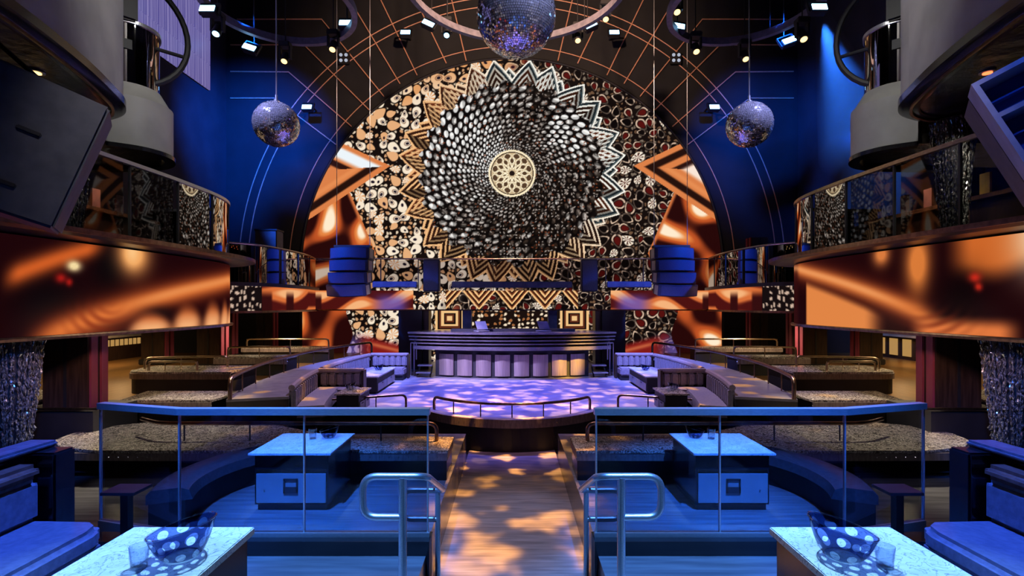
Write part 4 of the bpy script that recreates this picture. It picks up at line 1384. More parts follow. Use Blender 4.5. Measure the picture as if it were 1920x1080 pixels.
for s in (-1, 1):
    m = MB(s); m.box(2.62, 3.3, BY - 0.1, BY + 0.6, -0.2, 1.58); m.build('pillar', BLACK, br)
    m = MB(s); m.box(2.44, 2.61, BY + 0.0, BY + 0.5, -0.2, 1.58); m.build('pilaster', DWOOD, br)
    # side galleries joining the bridge to the balconies
    g = thing('side_gallery', 'curved side gallery linking balcony and bridge with smoked railing', 'gallery', (s * 6.2, 13, 1.6), 'pair of side galleries')
    GP = catmull([(6.35, 10.8), (5.75, 11.5), (5.55, 12.6), (5.55, 13.8), (5.75, 15.0)], 8)
    pts = np.array(resample(GP, 0.03)); nv = 30
    V = np.zeros((len(pts), nv, 3)); V[:, :, 0] = s * pts[:, None, 0]; V[:, :, 1] = pts[:, None, 1]; V[:, :, 2] = np.linspace(1.61, 2.16, nv)[None]
    uu = np.repeat(np.arange(len(pts))[:, None] * 3.0, nv, 1).ravel(); vv = np.repeat(np.linspace(580, 545, nv)[None], len(pts), 0).ravel()
    sp, hs, _, _ = leaves(uu, vv, 9, 91, 0.55, 0.3)
    c_sp = mixc(np.tile(np.array([0.08, 0.05, 0.05]), (len(uu), 1)), (0.82, 0.70, 0.62), (1 - sstep(0.6, 0.9, sp)) * (hs > 0.3))
    c_be = bridge_picture(np.clip(560 + (uu - 120) * 0.35, 530, 640), vv)
    rgb = np.where((uu < 110)[:, None], c_sp, c_be)
    idx = np.arange(len(pts) * nv).reshape(len(pts), nv)
    q = np.stack([idx[:-1, :-1], idx[1:, :-1], idx[1:, 1:], idx[:-1, 1:]], -1).reshape(-1, 4)
    picture_mesh('screen', V.reshape(-1, 3), q, rgb, g)
    m = MB(s); m.prism(offset_path(GP, -0.05) + [(9.4, 15.0), (9.4, 10.8)], 1.62, 2.2); m.build('deck', BLACK, g)
    m = MB(s); m.sweep(GP, [(-0.1, 2.16), (0.1, 2.16), (0.1, 2.24), (-0.1, 2.24)]); m.build('deck_edge', LEDG, g)
    m = MB(s); m.sweep(GP, [(-0.06, 1.56), (0.03, 1.56), (0.03, 1.61), (-0.06, 1.61)]); m.build('bottom_trim', DSTEEL, g)
    gp = resample(GP, 0.1)
    for i in range(0, len(gp) - 3, 9):
        seg = gp[i:i + 9]
        m = MB(s); m.sweep(seg, [(-0.006, 2.24), (0.006, 2.24), (0.006, 3.06), (-0.006, 3.06)]); m.build('glass_pane', DGLASS, g, smooth=True)
        x, y = seg[0]
        m = MB(s); m.box(x - 0.012, x + 0.012, y - 0.012, y + 0.012, 2.24, 3.07); m.build('upright', BLACK, g)
    m = MB(s); m.tube([(x, y, 3.09) for x, y in gp], 0.025, 8); m.build('handrail', BRASS, g)

    # line arrays: four curved modules hung from cables
    la = thing('line_array', 'hanging four-box line array loudspeaker in front of the bridge', 'loudspeaker', (s * 4.25, 13.6, 1.95), 'pair of line arrays')
    for k in range(4):
        zc = 3.08 - k * 0.31
        tilt = [2, -1, -5, -10][k]
        M = Matrix.Rotation(math.radians(s * 12), 3, 'Z') @ Matrix.Rotation(math.radians(-tilt), 3, 'X')
        C = Vector((s * 4.22 + s * 0.02 * k, 13.6 - 0.012 * k * k, zc))
        # trapezoid cabinet
        m = MB()
        fx = np.linspace(-0.56, 0.56, 9)
        pr = [(x, -0.20 - 0.17 * (1 - (x / 0.56) ** 2)) for x in fx] + [(0.46, 0.3), (-0.46, 0.3)]
        nP_ = len(pr)
        vs_ = [tuple(C + M @ Vector((x, y, z))) for z in (-0.15, 0.15) for x, y in pr]
        m.add(vs_, [tuple(range(nP_))[::-1], tuple(range(nP_, 2 * nP_))] + [(i, (i + 1) % nP_, nP_ + (i + 1) % nP_, nP_ + i) for i in range(nP_)])
        bx_ = m.build('module', SPKBLUE, la, bevel=0.010)
        m = MB()
        gpth = [(x, -0.20 - 0.17 * (1 - (x / 0.56) ** 2) - 0.006) for x in np.linspace(-0.50, 0.50, 9)]
        m.sweep(gpth, [(0.0, -0.125), (-0.008, -0.125), (-0.008, 0.125), (0.0, 0.125)])
        m.v = [tuple(C + M @ Vector(p_)) for p_ in m.v]
        m.build('grille', mat('speaker_grille', (0.03, 0.04, 0.09), (0.05, 0.06, 0.12), rough=0.4, scale=60), bx_, smooth=True)
        m = MB(); m.obox(C + M @ Vector((-s * 0.575, -0.1, 0)) * 1.0, (0.015, 0.16, 0.24), M); m.build('rigging_plate', STEEL, bx_)
    m = MB(s); m.box(3.75, 4.7, 13.5, 13.75, 3.26, 3.32); m.build('fly_bar', BLACK, la)
    for u in (3.78, 4.66):
        m = MB(s); m.tube([(u, 13.62, 3.3), (u, 13.62, 12.0)], 0.008, 6); m.build('hanging_cable', STEEL, la)
    # small box speakers on the bridge rail
    c = P(810 if s < 0 else 1104, 517, 14.712)
    t = thing('box_speaker', 'small upright box loudspeaker mounted on the bridge front', 'loudspeaker', (c.x, c.y, c.z - 0.47), 'pair of small box speakers')
    m = MB(); m.box(c.x - 0.23, c.x + 0.23, c.y - 0.17, c.y + 0.13, c.z - 0.46, c.z + 0.46); m.build('cabinet', SPKBLUE, t, bevel=0.02)
    m = MB(); m.box(c.x - 0.2, c.x + 0.2, c.y - 0.185, c.y - 0.171, c.z - 0.42, c.z + 0.42); m.build('grille', mat('speaker_grille', (0, 0, 0)), t)
    m = MB(); m.box(c.x - 0.26, c.x + 0.26, c.y - 0.05, c.y + 0.05, c.z + 0.461, c.z + 0.50); m.build('bracket', STEEL, t)

# ------------------------------------------------------------------ equipment case on the gallery
c = P(505, 452, 13.4)
t = thing('equipment_case', 'dim grey equipment case standing on the side gallery', 'case', (c.x, c.y, 2.2))
m = MB(); m.box(c.x - 0.28, c.x + 0.28, c.y - 0.2, c.y + 0.2, 2.26, 3.66); m.build('body', mat('dim_grey_case', (0.10, 0.10, 0.10), (0.14, 0.14, 0.14), rough=0.6), t, bevel=0.02)
m = MB(); m.box(c.x - 0.29, c.x + 0.29, c.y - 0.21, c.y + 0.21, 3.661, 3.70); m.build('lid', BLACK, t)
m = MB(); m.box(c.x - 0.24, c.x + 0.24, c.y - 0.16, c.y + 0.16, 2.2, 2.259); m.build('plinth', BLACK, t)

# ------------------------------------------------------------------ haze lit by the blue lamp
HZ = bpy.data.materials.new('blue_haze')
HZ.use_nodes = True
hn = HZ.node_tree
hn.nodes.remove(hn.nodes['Principled BSDF'])
vsn = hn.nodes.new('ShaderNodeVolumeScatter')
vsn.inputs['Color'].default_value = (0.8, 0.85, 1.0, 1)
vsn.inputs['Density'].default_value = 0.10
hn.links.new(vsn.outputs[0], [n_ for n_ in hn.nodes if n_.type == 'OUTPUT_MATERIAL'][0].inputs['Volume'])
a = Vector((6.25, 10.40, 7.80)); b_ = Vector((8.6, 12.6, 5.55))
m = MB(); m.tube([a, b_], [0.10, 0.95], 20)
o = m.build('light_haze', HZ, smooth=True)
tag(o, 'hazy blue light beam falling on the side wall', 'light beam', kind='stuff')


# ------------------------------------------------------------------ steps down to the aisle
st = thing('staircase', 'short flight of dark steps down to the aisle', 'steps', (0, 3.4, -0.7))
for k, (y0, z1) in enumerate(((3.0, -0.175), (3.28, -0.35), (3.56, -0.525))):
    m = MB(); m.box(-0.57, 0.57, y0, y0 + (0.28 if k < 2 else 0.54), -0.94, z1); m.build('step', FLOORD, st)
    m = MB(); m.box(-0.57, 0.57, y0 + 0.25, y0 + 0.285, z1 - 0.03, z1 + 0.004); m.build('nosing', DSTEEL, st)


def rivets(path, z, r, gap, s, parent, off=0.0):
    m = MB(s)
    for (x, y) in resample(path, gap):
        m.add([(x - r, y - off - 0.004, z), (x, y - off - 0.004, z + r), (x + r, y - off - 0.004, z), (x, y - off - 0.004, z - r), (x, y - off - 0.012, z)],
              [(0, 1, 4), (1, 2, 4), (2, 3, 4), (3, 0, 4)])
    o = m.build('rivets', RIVET, parent)
    o['kind'] = 'stuff'
    return o


# polka-dot bowls ------------------------------------------------------------
DOT = bpy.data.materials.new('dotted_glass')
DOT.use_nodes = True
nt = DOT.node_tree
nt.nodes.remove(nt.nodes['Principled BSDF'])
out = [n for n in nt.nodes if n.type == 'OUTPUT_MATERIAL'][0]
uvn = nt.nodes.new('ShaderNodeUVMap')
fr = nt.nodes.new('ShaderNodeVectorMath'); fr.operation = 'FRACTION'
nt.links.new(uvn.outputs[0], fr.inputs[0])
ds = nt.nodes.new('ShaderNodeVectorMath'); ds.operation = 'DISTANCE'
ds.inputs[1].default_value = (0.5, 0.5, 0.0)
nt.links.new(fr.outputs[0], ds.inputs[0])
lt = nt.nodes.new('ShaderNodeMath'); lt.operation = 'LESS_THAN'; lt.inputs[1].default_value = 0.30
nt.links.new(ds.outputs['Value'], lt.inputs[0])
tr1 = nt.nodes.new('ShaderNodeBsdfTransparent'); tr1.inputs[0].default_value = (0.16, 0.20, 0.36, 1)
tr2 = nt.nodes.new('ShaderNodeBsdfTransparent'); tr2.inputs[0].default_value = (0.95, 0.97, 1.0, 1)
mxa = nt.nodes.new('ShaderNodeMixShader')
nt.links.new(lt.outputs[0], mxa.inputs[0]); nt.links.new(tr1.outputs[0], mxa.inputs[1]); nt.links.new(tr2.outputs[0], mxa.inputs[2])
gls = nt.nodes.new('ShaderNodeBsdfGlossy'); gls.inputs['Roughness'].default_value = 0.05
lwf = nt.nodes.new('ShaderNodeLayerWeight'); lwf.inputs['Blend'].default_value = 0.5
frs = nt.nodes.new('ShaderNodeMath'); frs.operation = 'POWER'; frs.inputs[1].default_value = 4.0
nt.links.new(lwf.outputs['Facing'], frs.inputs[0])
mxb = nt.nodes.new('ShaderNodeMixShader')
nt.links.new(frs.outputs[0], mxb.inputs[0]); nt.links.new(mxa.outputs[0], mxb.inputs[1]); nt.links.new(gls.outputs[0], mxb.inputs[2])
nt.links.new(mxb.outputs[0], out.inputs[0])


def dotted_bowl(s, c, R, label, group, n=48):
    t = thing('dotted_bowl', label, 'bowl', c, group)
    cx, cy, cz = c
    rows = 10
    vs_, fs, uv = [], [], []
    for j in range(rows + 1):
        v = j / rows
        for k in range(n + 1):
            a = 2 * PI * k / n
            h = R * (0.98 + 0.24 * (-s) * math.cos(a))
            r = R * (0.50 + 0.50 * v ** 0.7)
            vs_.append((r * math.cos(a), r * math.sin(a), 0.004 + h * v ** 1.25))
            uv.append((k / n * 9 + (0.5 if v > 0.5 else 0), v * 2 + 0.02))
    W = n + 1
    for j in range(rows):
        for k in range(n):
            fs.append((j * W + k, j * W + k + 1, (j + 1) * W + k + 1, (j + 1) * W + k))
    me = bpy.data.meshes.new('wall')
    me.from_pydata(vs_, [], fs)
    ul = me.uv_layers.new(name='UVMap')
    for lp in me.loops:
        ul.data[lp.index].uv = uv[lp.vertex_index]
    me.polygons.foreach_set('use_smooth', [True] * len(me.polygons))
    me.materials.append(DOT)
    o = bpy.data.objects.new('wall', me)
    COL.objects.link(o)
    place(o, Vector(c), t)
    m = MB()
    m.tube([(cx + R * math.cos(a), cy + R * math.sin(a), cz + 0.004 + R * (0.98 + 0.24 * (-s) * math.cos(a))) for a in np.linspace(0, 2 * PI, 41)[:-1]], R * 0.028, 6, closed=True)
    m.build('rim', CLEAR, t, smooth=True)
    m = MB(); m.lathe([(R * 0.52, 0.0), (R * 0.52, 0.006)], 24, c); m.build('foot', CLEAR, t)
    return t


def tumbler(c, r, h, label, group):
    t = thing('tumbler', label, 'glass', c, group)
    m = MB(); m.lathe([(r * 0.8, 0.0), (r, h), (r * 0.93, h), (r * 0.74, 0.012)], 20, c); m.build('wall', CLEAR, t, smooth=True)
    m = MB(); m.lathe([(r * 0.78, 0.001), (r * 0.78, 0.012)], 20, c); m.build('base', CLEAR, t)
    return t


for s in (-1, 1):
    # ---------------- handrail of the steps
    h = thing('step_handrail', 'looped steel handrail beside the steps', 'handrail', (s * 0.6, 3.0, 0), 'handrails of the steps')
    m = MB(s)
    p = [(0.63, 2.95, 0.525), (0.86, 2.95, 0.525), (0.86, 2.95, 0.76), (0.49, 2.95, 0.76), (0.50, 3.76, 0.386), (0.815, 3.76, 0.386), (0.815, 3.76, 0.175), (0.545, 3.76, 0.175)]
    m.tube(fillet(p, 0.085, 8), 0.021, 12); m.build('rail', STEEL, h, smooth=True)
    m = MB(s); m.tube([(0.63, 2.95, 0.0), (0.63, 2.95, 0.755)], 0.024, 12); m.build('post', STEEL, h, smooth=True)
    m = MB(s); m.tube([(0.545, 3.76, -0.53), (0.545, 3.76, 0.385)], 0.02, 12); m.build('post', STEEL, h, smooth=True)

    # ---------------- glass railing on the kerb
    g = thing('glass_railing', 'glass railing with flat steel cap along the platform edge', 'railing', (s * 1.8, 3.65, 0.1), 'glass railings by the steps')
    gp = [(0.60, 3.65), (1.48, 3.65), (2.37, 3.65), (3.10, 3.86)]
    for a, b in zip(gp[:-1], gp[1:]):
        d = Vector((b[0] - a[0], b[1] - a[1])); L = d.length; d.normalize()
        a2 = (a[0] + d.x * 0.006, a[1] + d.y * 0.006); b2 = (b[0] - d.x * 0.006, b[1] - d.y * 0.006)
        m = MB(s); m.sweep([a2, b2], [(-0.007, 0.13), (0.007, 0.13), (0.007, 0.965), (-0.007, 0.965)]); m.build('glass_pane', PANE, g)
    for x, y in gp:
        m = MB(s); m.box(x - 0.005, x + 0.005, y - 0.010, y + 0.010, 0.125, 0.968); m.build('joint_strip', STEEL, g)
    m = MB(s); m.sweep([(0.585, 3.65)] + gp[1:], [(-0.03, 0.966), (0.03, 0.966), (0.03, 1.012), (-0.03, 1.012)]); m.build('cap_rail', STEEL, g)
    m = MB(s); m.sweep([(0.585, 3.65), (2.37, 3.65)], [(-0.022, 0.10), (0.022, 0.10), (0.022, 0.13), (-0.022, 0.13)]); m.build('shoe', STEEL, g)
    m = MB(s); m.sweep([(2.40, 3.66), (3.10, 3.86)], [(-0.022, 0.0), (0.022, 0.0), (0.022, 0.13), (-0.022, 0.13)]); m.build('shoe', STEEL, g)

    # ---------------- near table
    t = thing('lounge_table', 'near lounge table with white marble top and black base', 'table', (s * 1.455, 1.9, 0), 'near marble lounge tables')
    m = MB(s); m.box(1.18, 1.735, 1.3, 2.35, 0.695, 0.73); m.build('top', MARB_W, t, bevel=0.004)
    m = MB(s); m.box(1.20, 1.715, 1.32, 2.325, 0.0, 0.694); m.build('base', GLOSSBLACK, t, bevel=0.005)
    dotted_bowl(s, (s * 1.335, 2.07, 0.731), 0.122, 'slanted glass bowl with clear dots on near marble table', 'dotted bowls on the near tables')
    tumbler((s * 1.445, 1.985, 0.731), 0.035, 0.085, 'clear tumbler beside the dotted bowl on near marble table', 'tumblers on the near tables')

    # ---------------- near sofa
    so = thing('banquette_sofa', 'near blue-lit leather banquette with brown head roll', 'sofa', (s * 2.7, 2.5, 0), 'near banquettes')
    ang = 0.10 * s
    m = MB(s); m.box(2.50, 2.98, 1.45, 3.12, 0.06, 0.30); m.build('base', NAVY, so, bevel=0.01)
    m = MB(s); m.prism([(2.44, 1.45), (2.44, 2.98), (2.47, 3.08), (2.55, 3.14), (2.98, 3.16), (2.98, 1.45)], 0.30, 0.43); m.build('seat', NAVY, so, bevel=0.035, segs=3, smooth=True)
    for k in range(4):
        y1 = 3.16 - k * 0.44; y0 = y1 - 0.43
        m = MB(s); m.box(2.90, 3.03, y0, y1, 0.43, 0.68); m.build('back_cushion', NAVY, so, bevel=0.03, segs=3, smooth=True)
        m = MB(s); m.box(2.885, 3.04, y0, y1, 0.685, 0.775); m.build('head_roll', BROWNL, so, bevel=0.035, segs=3, smooth=True)
    m = MB(s); m.box(3.05, 3.15, 1.45, 3.36, 0.0, 0.82); m.build('back_shell', GLOSSBLACK, so, bevel=0.012)
    m = MB(s); m.box(2.86, 3.16, 3.20, 3.36, 0.0, 0.82); m.build('end_panel', GLOSSBLACK, so, bevel=0.012)
    m = MB(s); m.box(2.99, 3.18, 1.45, 3.385, 0.822, 0.86); m.build('cap', mat('navy_piped_cap', (0.07, 0.08, 0.11), (0.12, 0.13, 0.17), rough=0.3, scale=20, bump=0.4), so, bevel=0.015)
    t = thing('side_table', 'slim black side table between sofa end and glass railing', 'table', (s * 2.56, 3.4, 0), 'slim side tables')
    m = MB(s); m.box(2.46, 2.68, 3.33, 3.50, 0.505, 0.525); m.build('top', GLOSSBLACK, t)
    m = MB(s); m.box(2.545, 2.595, 3.39, 3.44, 0.015, 0.505); m.build('leg', BLACK, t)
    m = MB(s); m.box(2.47, 2.67, 3.34, 3.49, 0.0, 0.015); m.build('foot', BLACK, t)

    # ---------------- sunken booth: counter, bench and table
    c = thing('booth_counter', 'marble topped counter wall with riveted band behind the sunken booth', 'counter', (s * 3, 6.3, -0.7), 'booth counters by the aisle')
    poly = [(0.73, 5.82), (4.7, 5.82), (5.25, 5.95), (5.6, 6.25), (5.68, 6.6), (5.5, 7.0), (5.0, 7.3), (3.3, 7.1), (2.4, 6.55), (0.73, 6.42)]
    m = MB(s); m.prism(poly, 0.055, 0.09); m.build('top', MARB_D, c, bevel=0.004)
    fp = catmull([(0.735, 5.83), (4.7, 5.83), (5.24, 5.96), (5.59, 6.26), (5.66, 6.6)], 6)
    m = MB(s); m.sweep(fp, [(0.0, -0.03), (0.04, -0.03), (0.04, 0.054), (0.0, 0.054)]); m.build('riveted_band', TRIM, c)
    m = MB(s); m.box(0.735, 0.775, 5.87, 6.41, -0.03, 0.054); m.build('riveted_band', TRIM, c)
    rivets([(0.74, 5.83), (4.6, 5.83)], 0.012, 0.009, 0.11, s, c)
    m = MB(s); m.box(0.75, 1.0, 5.88, 6.40, -0.695, -0.03); m.build('end_pier', GLOSSBLACK, c, bevel=0.01)
    m = MB(s); m.box(0.74, 1.01, 5.85, 6.41, -0.70, -0.60); m.build('pier_base', TRIM, c)
    m = MB(s); m.box(1.0, 2.3, 6.06, 6.40, -0.265, 0.05); m.build('front', BLACK, c)
    m = MB(s); m.prism([(2.3, 6.35), (5.0, 6.35), (5.35, 6.5), (5.4, 6.9), (5.0, 7.2), (3.3, 7.0), (2.4, 6.45)], -0.265, 0.05); m.build('front', BLACK, c)
    m = MB(s); m.tube(fillet([(0.92, 6.25, 0.09), (0.92, 6.25, 0.30), (4.3, 6.25, 0.30), (4.7, 6.5, 0.30)], 0.16, 8), 0.024, 10); m.build('rail', DSTEEL, c, smooth=True)
    for u in (1.6, 2.4, 3.2, 4.0):
        m = MB(s); m.tube([(u, 6.25, 0.09), (u, 6.25, 0.29)], 0.01, 8); m.build('rail_post', BLACK, c)
    m = MB(s)
    path = [(2.02 + 1.0 * math.cos(a), 5.12 + 1.0 * math.sin(a)) for a in np.linspace(-0.45, 1.0, 25)]
    be = thing('curved_bench', 'curved blue-lit leather bench around the sunken booth table', 'bench', (s * 3.1, 5.2, -0.27), 'benches in the sunken booths')
    m.sweep(path, [(0.0, -0.03), (-0.03, 0.06), (-0.10, 0.09), (-0.32, 0.09), (-0.36, 0.05), (-0.36, -0.03)]); m.build('seat', DARKL, be, smooth=True)
    m = MB(s); m.sweep(path, [(-0.06, -0.27), (-0.06, -0.03), (-0.34, -0.03), (-0.34, -0.27)]); m.build('base', BLACK, be)
    # bench side panel
    tb = thing('cabinet_table', 'low cabinet table with marble top in the sunken booth', 'table', (s * 2.2, 5.4, -0.27), 'cabinet tables in the sunken booths')
    m = MB(s); m.box(1.76, 2.56, 4.96, 5.74, 0.285, 0.307); m.build('top', MARB_W, tb, bevel=0.003)
    m = MB(s); m.box(1.80, 2.52, 5.02, 5.72, -0.21, 0.284); m.build('body', GLOSSBLACK, tb)
    m = MB(s); m.box(1.82, 2.50, 5.04, 5.68, -0.27, -0.211); m.build('plinth', BLACK, tb)
    m = MB(s); m.box(1.82, 2.50, 5.0, 5.019, -0.19, 0.10); dr = m.build('door', CABINET, tb, bevel=0.004)
    m = MB(s)
    for (x0, x1, z0, z1) in ((2.09, 2.105, -0.09, 0.05), (2.215, 2.23, -0.09, 0.05), (2.09, 2.23, 0.036, 0.05), (2.09, 2.23, -0.09, -0.03)):
        m.box(x0, x1, 4.988, 4.999, z0, z1)
    m.build('pull_handle', BLACK, dr)
    m = MB(s); m.lathe([(0.008, 0), (0.008, 0.004)], 10, (2.42, 4.996, -0.06)); m.build('lock', RIVET, dr)
    m = MB(s); m.box(1.82, 2.50, 5.0, 5.018, 0.115, 0.135); m.build('upper_lip', DSTEEL, tb)
    dotted_bowl(s, (s * 1.98, 5.55, 0.308), 0.10, 'slanted dotted glass bowl on cabinet table in the sunken booth', 'dotted bowls in the sunken booths', 32)
    tumbler((s * 2.14, 5.50, 0.308), 0.045, 0.11, 'clear tumbler beside dotted bowl on cabinet table in sunken booth', 'tumblers in the sunken booths')

# ------------------------------------------------------------------ stage
nose = [(1.5 * math.sin(a) / math.sin(0.913) * 1.0, 0) for a in (0,)]
R0 = 1.9
A0 = math.asin(1.5 / R0)
nosep = [(R0 * math.sin(a), 10.35 - R0 * math.cos(a)) for a in np.linspace(-A0, A0, 25)]
stage_poly = nosep + [(1.75, 9.45), (3.7, 8.6), (3.95, 10), (3.95, 13), (3.6, 17.0), (-3.6, 17.0), (-3.95, 13), (-3.95, 10), (-3.7, 8.6), (-1.75, 9.45)]
sg = structure(thing('floor_stage', 'raised round-nosed dance floor with riveted bronze edge', 'stage', (0, 12, -0.7)))
m = MB(); m.prism(stage_poly, -0.18, -0.145); m.build('dance_floor', DANCE, sg)
inner = [(x * 0.985, y + 0.03) for x, y in stage_poly]
m = MB(); m.prism(inner, -0.71, -0.18); m.build('base', BLACK, sg)
m = MB(); m.sweep(nosep, [(-0.03, -0.29), (0.0, -0.29), (0.0, -0.15), (-0.03, -0.15)]); m.build('riveted_band', TRIM, sg, smooth=True)
rivets(nosep, -0.22, 0.008, 0.10, 1, sg, 0.03)
rail = offset_path(nosep, 0.12)
rp3 = [(x, y, 0.085) for x, y in rail]
rp3 = [(rail[0][0], rail[0][1], -0.145)] + fillet([(rail[0][0], rail[0][1], -0.145), (rail[0][0], rail[0][1], 0.085), rp3[2]], 0.12, 6) + rp3[3:-3] + fillet([rp3[-3], (rail[-1][0], rail[-1][1], 0.085), (rail[-1][0], rail[-1][1], -0.145)], 0.12, 6)
m = MB(); m.tube(rp3, 0.026, 10); m.build('nose_rail', DSTEEL, sg, smooth=True)
for i in (4, 8, 12, 16, 20):
    x, y = rail[i]
    m = MB(); m.tube([(x, y, -0.145), (x, y, 0.08)], 0.01, 8); m.build('rail_post', BLACK, sg)


# ------------------------------------------------------------------ walkway, stage booths
def u_out(y):
    return 4.75 - 0.045 * (y - 11) ** 2


for s in (-1, 1):
    wk = structure(thing('floor_walkway', 'curved raised walkway with bronze rail beside the dance floor', 'walkway', (s * 4.3, 11, -0.7), 'walkways beside the dance floor'))
    ys = np.linspace(7.55, 14.8, 40)
    po = [(u_out(y), y) for y in ys]
    m = MB(s); m.sweep(po, [(0.0, -0.71), (0.85, -0.71), (0.85, 0.31), (0.0, 0.31)]); m.build('wall', GLOSSBLACK, wk)
    m = MB(s); m.sweep(po, [(0.0, 0.31), (0.85, 0.31), (0.85, 0.35), (0.0, 0.35)]); m.build('deck', PATH, wk)
    rp = offset_path(po, 0.05)
    pts3 = [(x, y, 0.66) for x, y in rp]
    pts3 = fillet([(rp[0][0], rp[0][1], 0.35), (rp[0][0], rp[0][1], 0.66), pts3[2]], 0.14, 6) + pts3[3:-3] + fillet([pts3[-3], (rp[-1][0], rp[-1][1], 0.66), (rp[-1][0], rp[-1][1], 0.35)], 0.14, 6)
    m = MB(s); m.tube(pts3, 0.030, 10); m.build('rail', DSTEEL, wk, smooth=True)
    for i in range(4, 38, 4):
        x, y = rp[i]
        m = MB(s); m.tube([(x, y, 0.35), (x, y, 0.65)], 0.011, 8); m.build('rail_post', DSTEEL, wk)

    for (nm, ya, yb, dv, u0, lab, seatc) in (('a', 7.95, 9.9, 9.95, 2.93, 'near pleated leather booth sofa at the edge of the dance floor', GREYL),
                                           ('b', 10.25, 13.1, 13.15, 2.70, 'far pleated leather booth sofa near the DJ booth', GREYL)):
        bs = thing('booth_sofa', lab, 'sofa', (s * 3.5, (ya + yb) / 2, -0.145), 'pleated sofas, ' + ('nearer pair' if nm == 'a' else 'pair by the DJ booth'))
        inn = [(u_out(y) - 0.86, y) for y in np.linspace(ya, yb, 30)]
        ps = resample(inn, 0.145)
        for a, b in zip(ps[:-1], ps[1:]):
            d = Vector((b[0] - a[0], b[1] - a[1])).normalized()
            ctr = ((a[0] + b[0]) / 2 - 0.06, (a[1] + b[1]) / 2)
            m = MB(s); m.obox((ctr[0], ctr[1], 0.24), (0.10, 0.135, 0.40), Matrix.Rotation(math.atan2(d.y, d.x) - PI / 2, 3, 'Z')); m.build('back_channel', GREYL, bs, bevel=0.03)
        m = MB(s); m.sweep(inn, [(0.12, 0.16), (0.52, 0.16), (0.55, 0.10), (0.55, -0.02), (0.12, -0.02)]); m.build('seat', GREYL, bs, smooth=True)
        m = MB(s); m.sweep(inn, [(0.12, -0.145), (0.48, -0.145), (0.48, -0.02), (0.12, -0.02)]); m.build('base', BLACK, bs)
        m = MB(s); m.tube([(x - 0.05, y, 0.455) for x, y in inn], 0.05, 8); m.build('top_roll', mat('mauve_leather_roll', (0.30, 0.24, 0.24), (0.38, 0.30, 0.30), rough=0.35, scale=20), bs, smooth=True)
        ue = inn[-1][0] - 0.1
        nch = max(5, int((ue - u0) / 0.145))
        wch = (ue - u0) / nch
        for k in range(nch):
            x0 = u0 + k * wch
            m = MB(s); m.box(x0 + 0.005, x0 + wch - 0.005, dv, dv + 0.10, 0.16, 0.42); m.build('back_channel', GREYL, bs, bevel=0.03)
        m = MB(s); m.box(u0 - 0.03, ue + 0.1, dv + 0.105, dv + 0.17, -0.145, 0.46); m.build('divider', DWOOD, bs)
        m = MB(s); m.tube([(u0 - 0.03, dv + 0.08, 0.455), (ue + 0.05, dv + 0.08, 0.455)], 0.05, 8); m.build('top_roll', MATS['mauve_leather_roll'], bs, smooth=True)
        m = MB(s); m.box(u0, ue - 0.4, dv - 0.42, dv, -0.02, 0.16); m.build('seat', GREYL, bs, bevel=0.03)
        m = MB(s); m.box(u0 + 0.02, ue - 0.4, dv - 0.38, dv, -0.145, -0.02); m.build('base', BLACK, bs)
        m = MB(s); m.box(u0 - 0.05, u0 - 0.005, dv - 0.02, dv + 0.18, -0.145, 0.47); m.build('end_panel', DWOOD, bs)
    # booth tables
    for (x0, x1, y0, y1, lab, grp, top) in ((2.62, 3.0, 8.75, 9.4, 'low dark table with brown marble top in the nearer stage booth', 'nearer stage booth tables', MARB_D),
                                       (2.86, 3.27, 10.85, 12.45, 'long low table with two pale doors in the far stage booth', 'far stage booth tables', MARB_W)):
        t = thing('booth_table', lab, 'table', (s * (x0 + x1) / 2, (y0 + y1) / 2, -0.145), grp)
        m = MB(s); m.box(x0 - 0.03, x1 + 0.03, y0 - 0.03, y1 + 0.03, 0.20, 0.225); m.build('top', top, t)
        m = MB(s); m.box(x0, x1, y0, y1, -0.10, 0.199); m.build('body', BLACK, t)
        m = MB(s); m.box(x0 + 0.03, x1 - 0.03, y0 + 0.03, y1 - 0.03, -0.145, -0.101); m.build('plinth', BLACK, t)
        nd = 2
        for k in range(nd):
            a = y0 + 0.03 + k * (y1 - y0 - 0.03) / nd; b = a + (y1 - y0 - 0.09) / nd
            m = MB(s); m.box(x0 - 0.018, x0 - 0.001, a, b, -0.09, 0.07); d_ = m.build('door', CABINET, t)
            m = MB(s); m.box(x0 - 0.026, x0 - 0.019, (a + b) / 2 - 0.05, (a + b) / 2 + 0.05, 0.035, 0.05); m.build('pull_handle', BLACK, d_)
    dotted_bowl(s, (s * 2.9, 9.2, 0.226), 0.10, 'small dotted bowl on the brown marble booth table', 'dotted bowls on stage booth tables', 24)
    dotted_bowl(s, (s * 3.1, 11.9, 0.226), 0.11, 'small dotted bowl on long pale booth table', 'dotted bowls on far stage booth tables', 24)
    for k in range(3):
        tumbler((s * (2.75 + 0.07 * k), 9.0 + 0.05 * k, 0.226), 0.03, 0.09, 'small tumbler on the brown marble booth table', 'tumblers on stage booth tables')
    # front rail of the booth platform
    fr_ = thing('stage_edge_rail', 'low bronze rail with rounded end along the stage front', 'rail', (s * 2.6, 9.2, -0.145), 'stage front rails')
    m = MB(s); m.tube(fillet([(1.95, 9.42, -0.145), (1.95, 9.42, 0.09), (3.0, 9.0, 0.09), (3.55, 8.76, 0.09)], 0.10, 6), 0.022, 10); m.build('rail', DSTEEL, fr_, smooth=True)
    for (u, y) in ((2.45, 9.22), (3.0, 9.0), (3.5, 8.785)):
        m = MB(s); m.tube([(u, y, -0.145), (u, y, 0.085)], 0.01, 8); m.build('rail_post', BLACK, fr_)

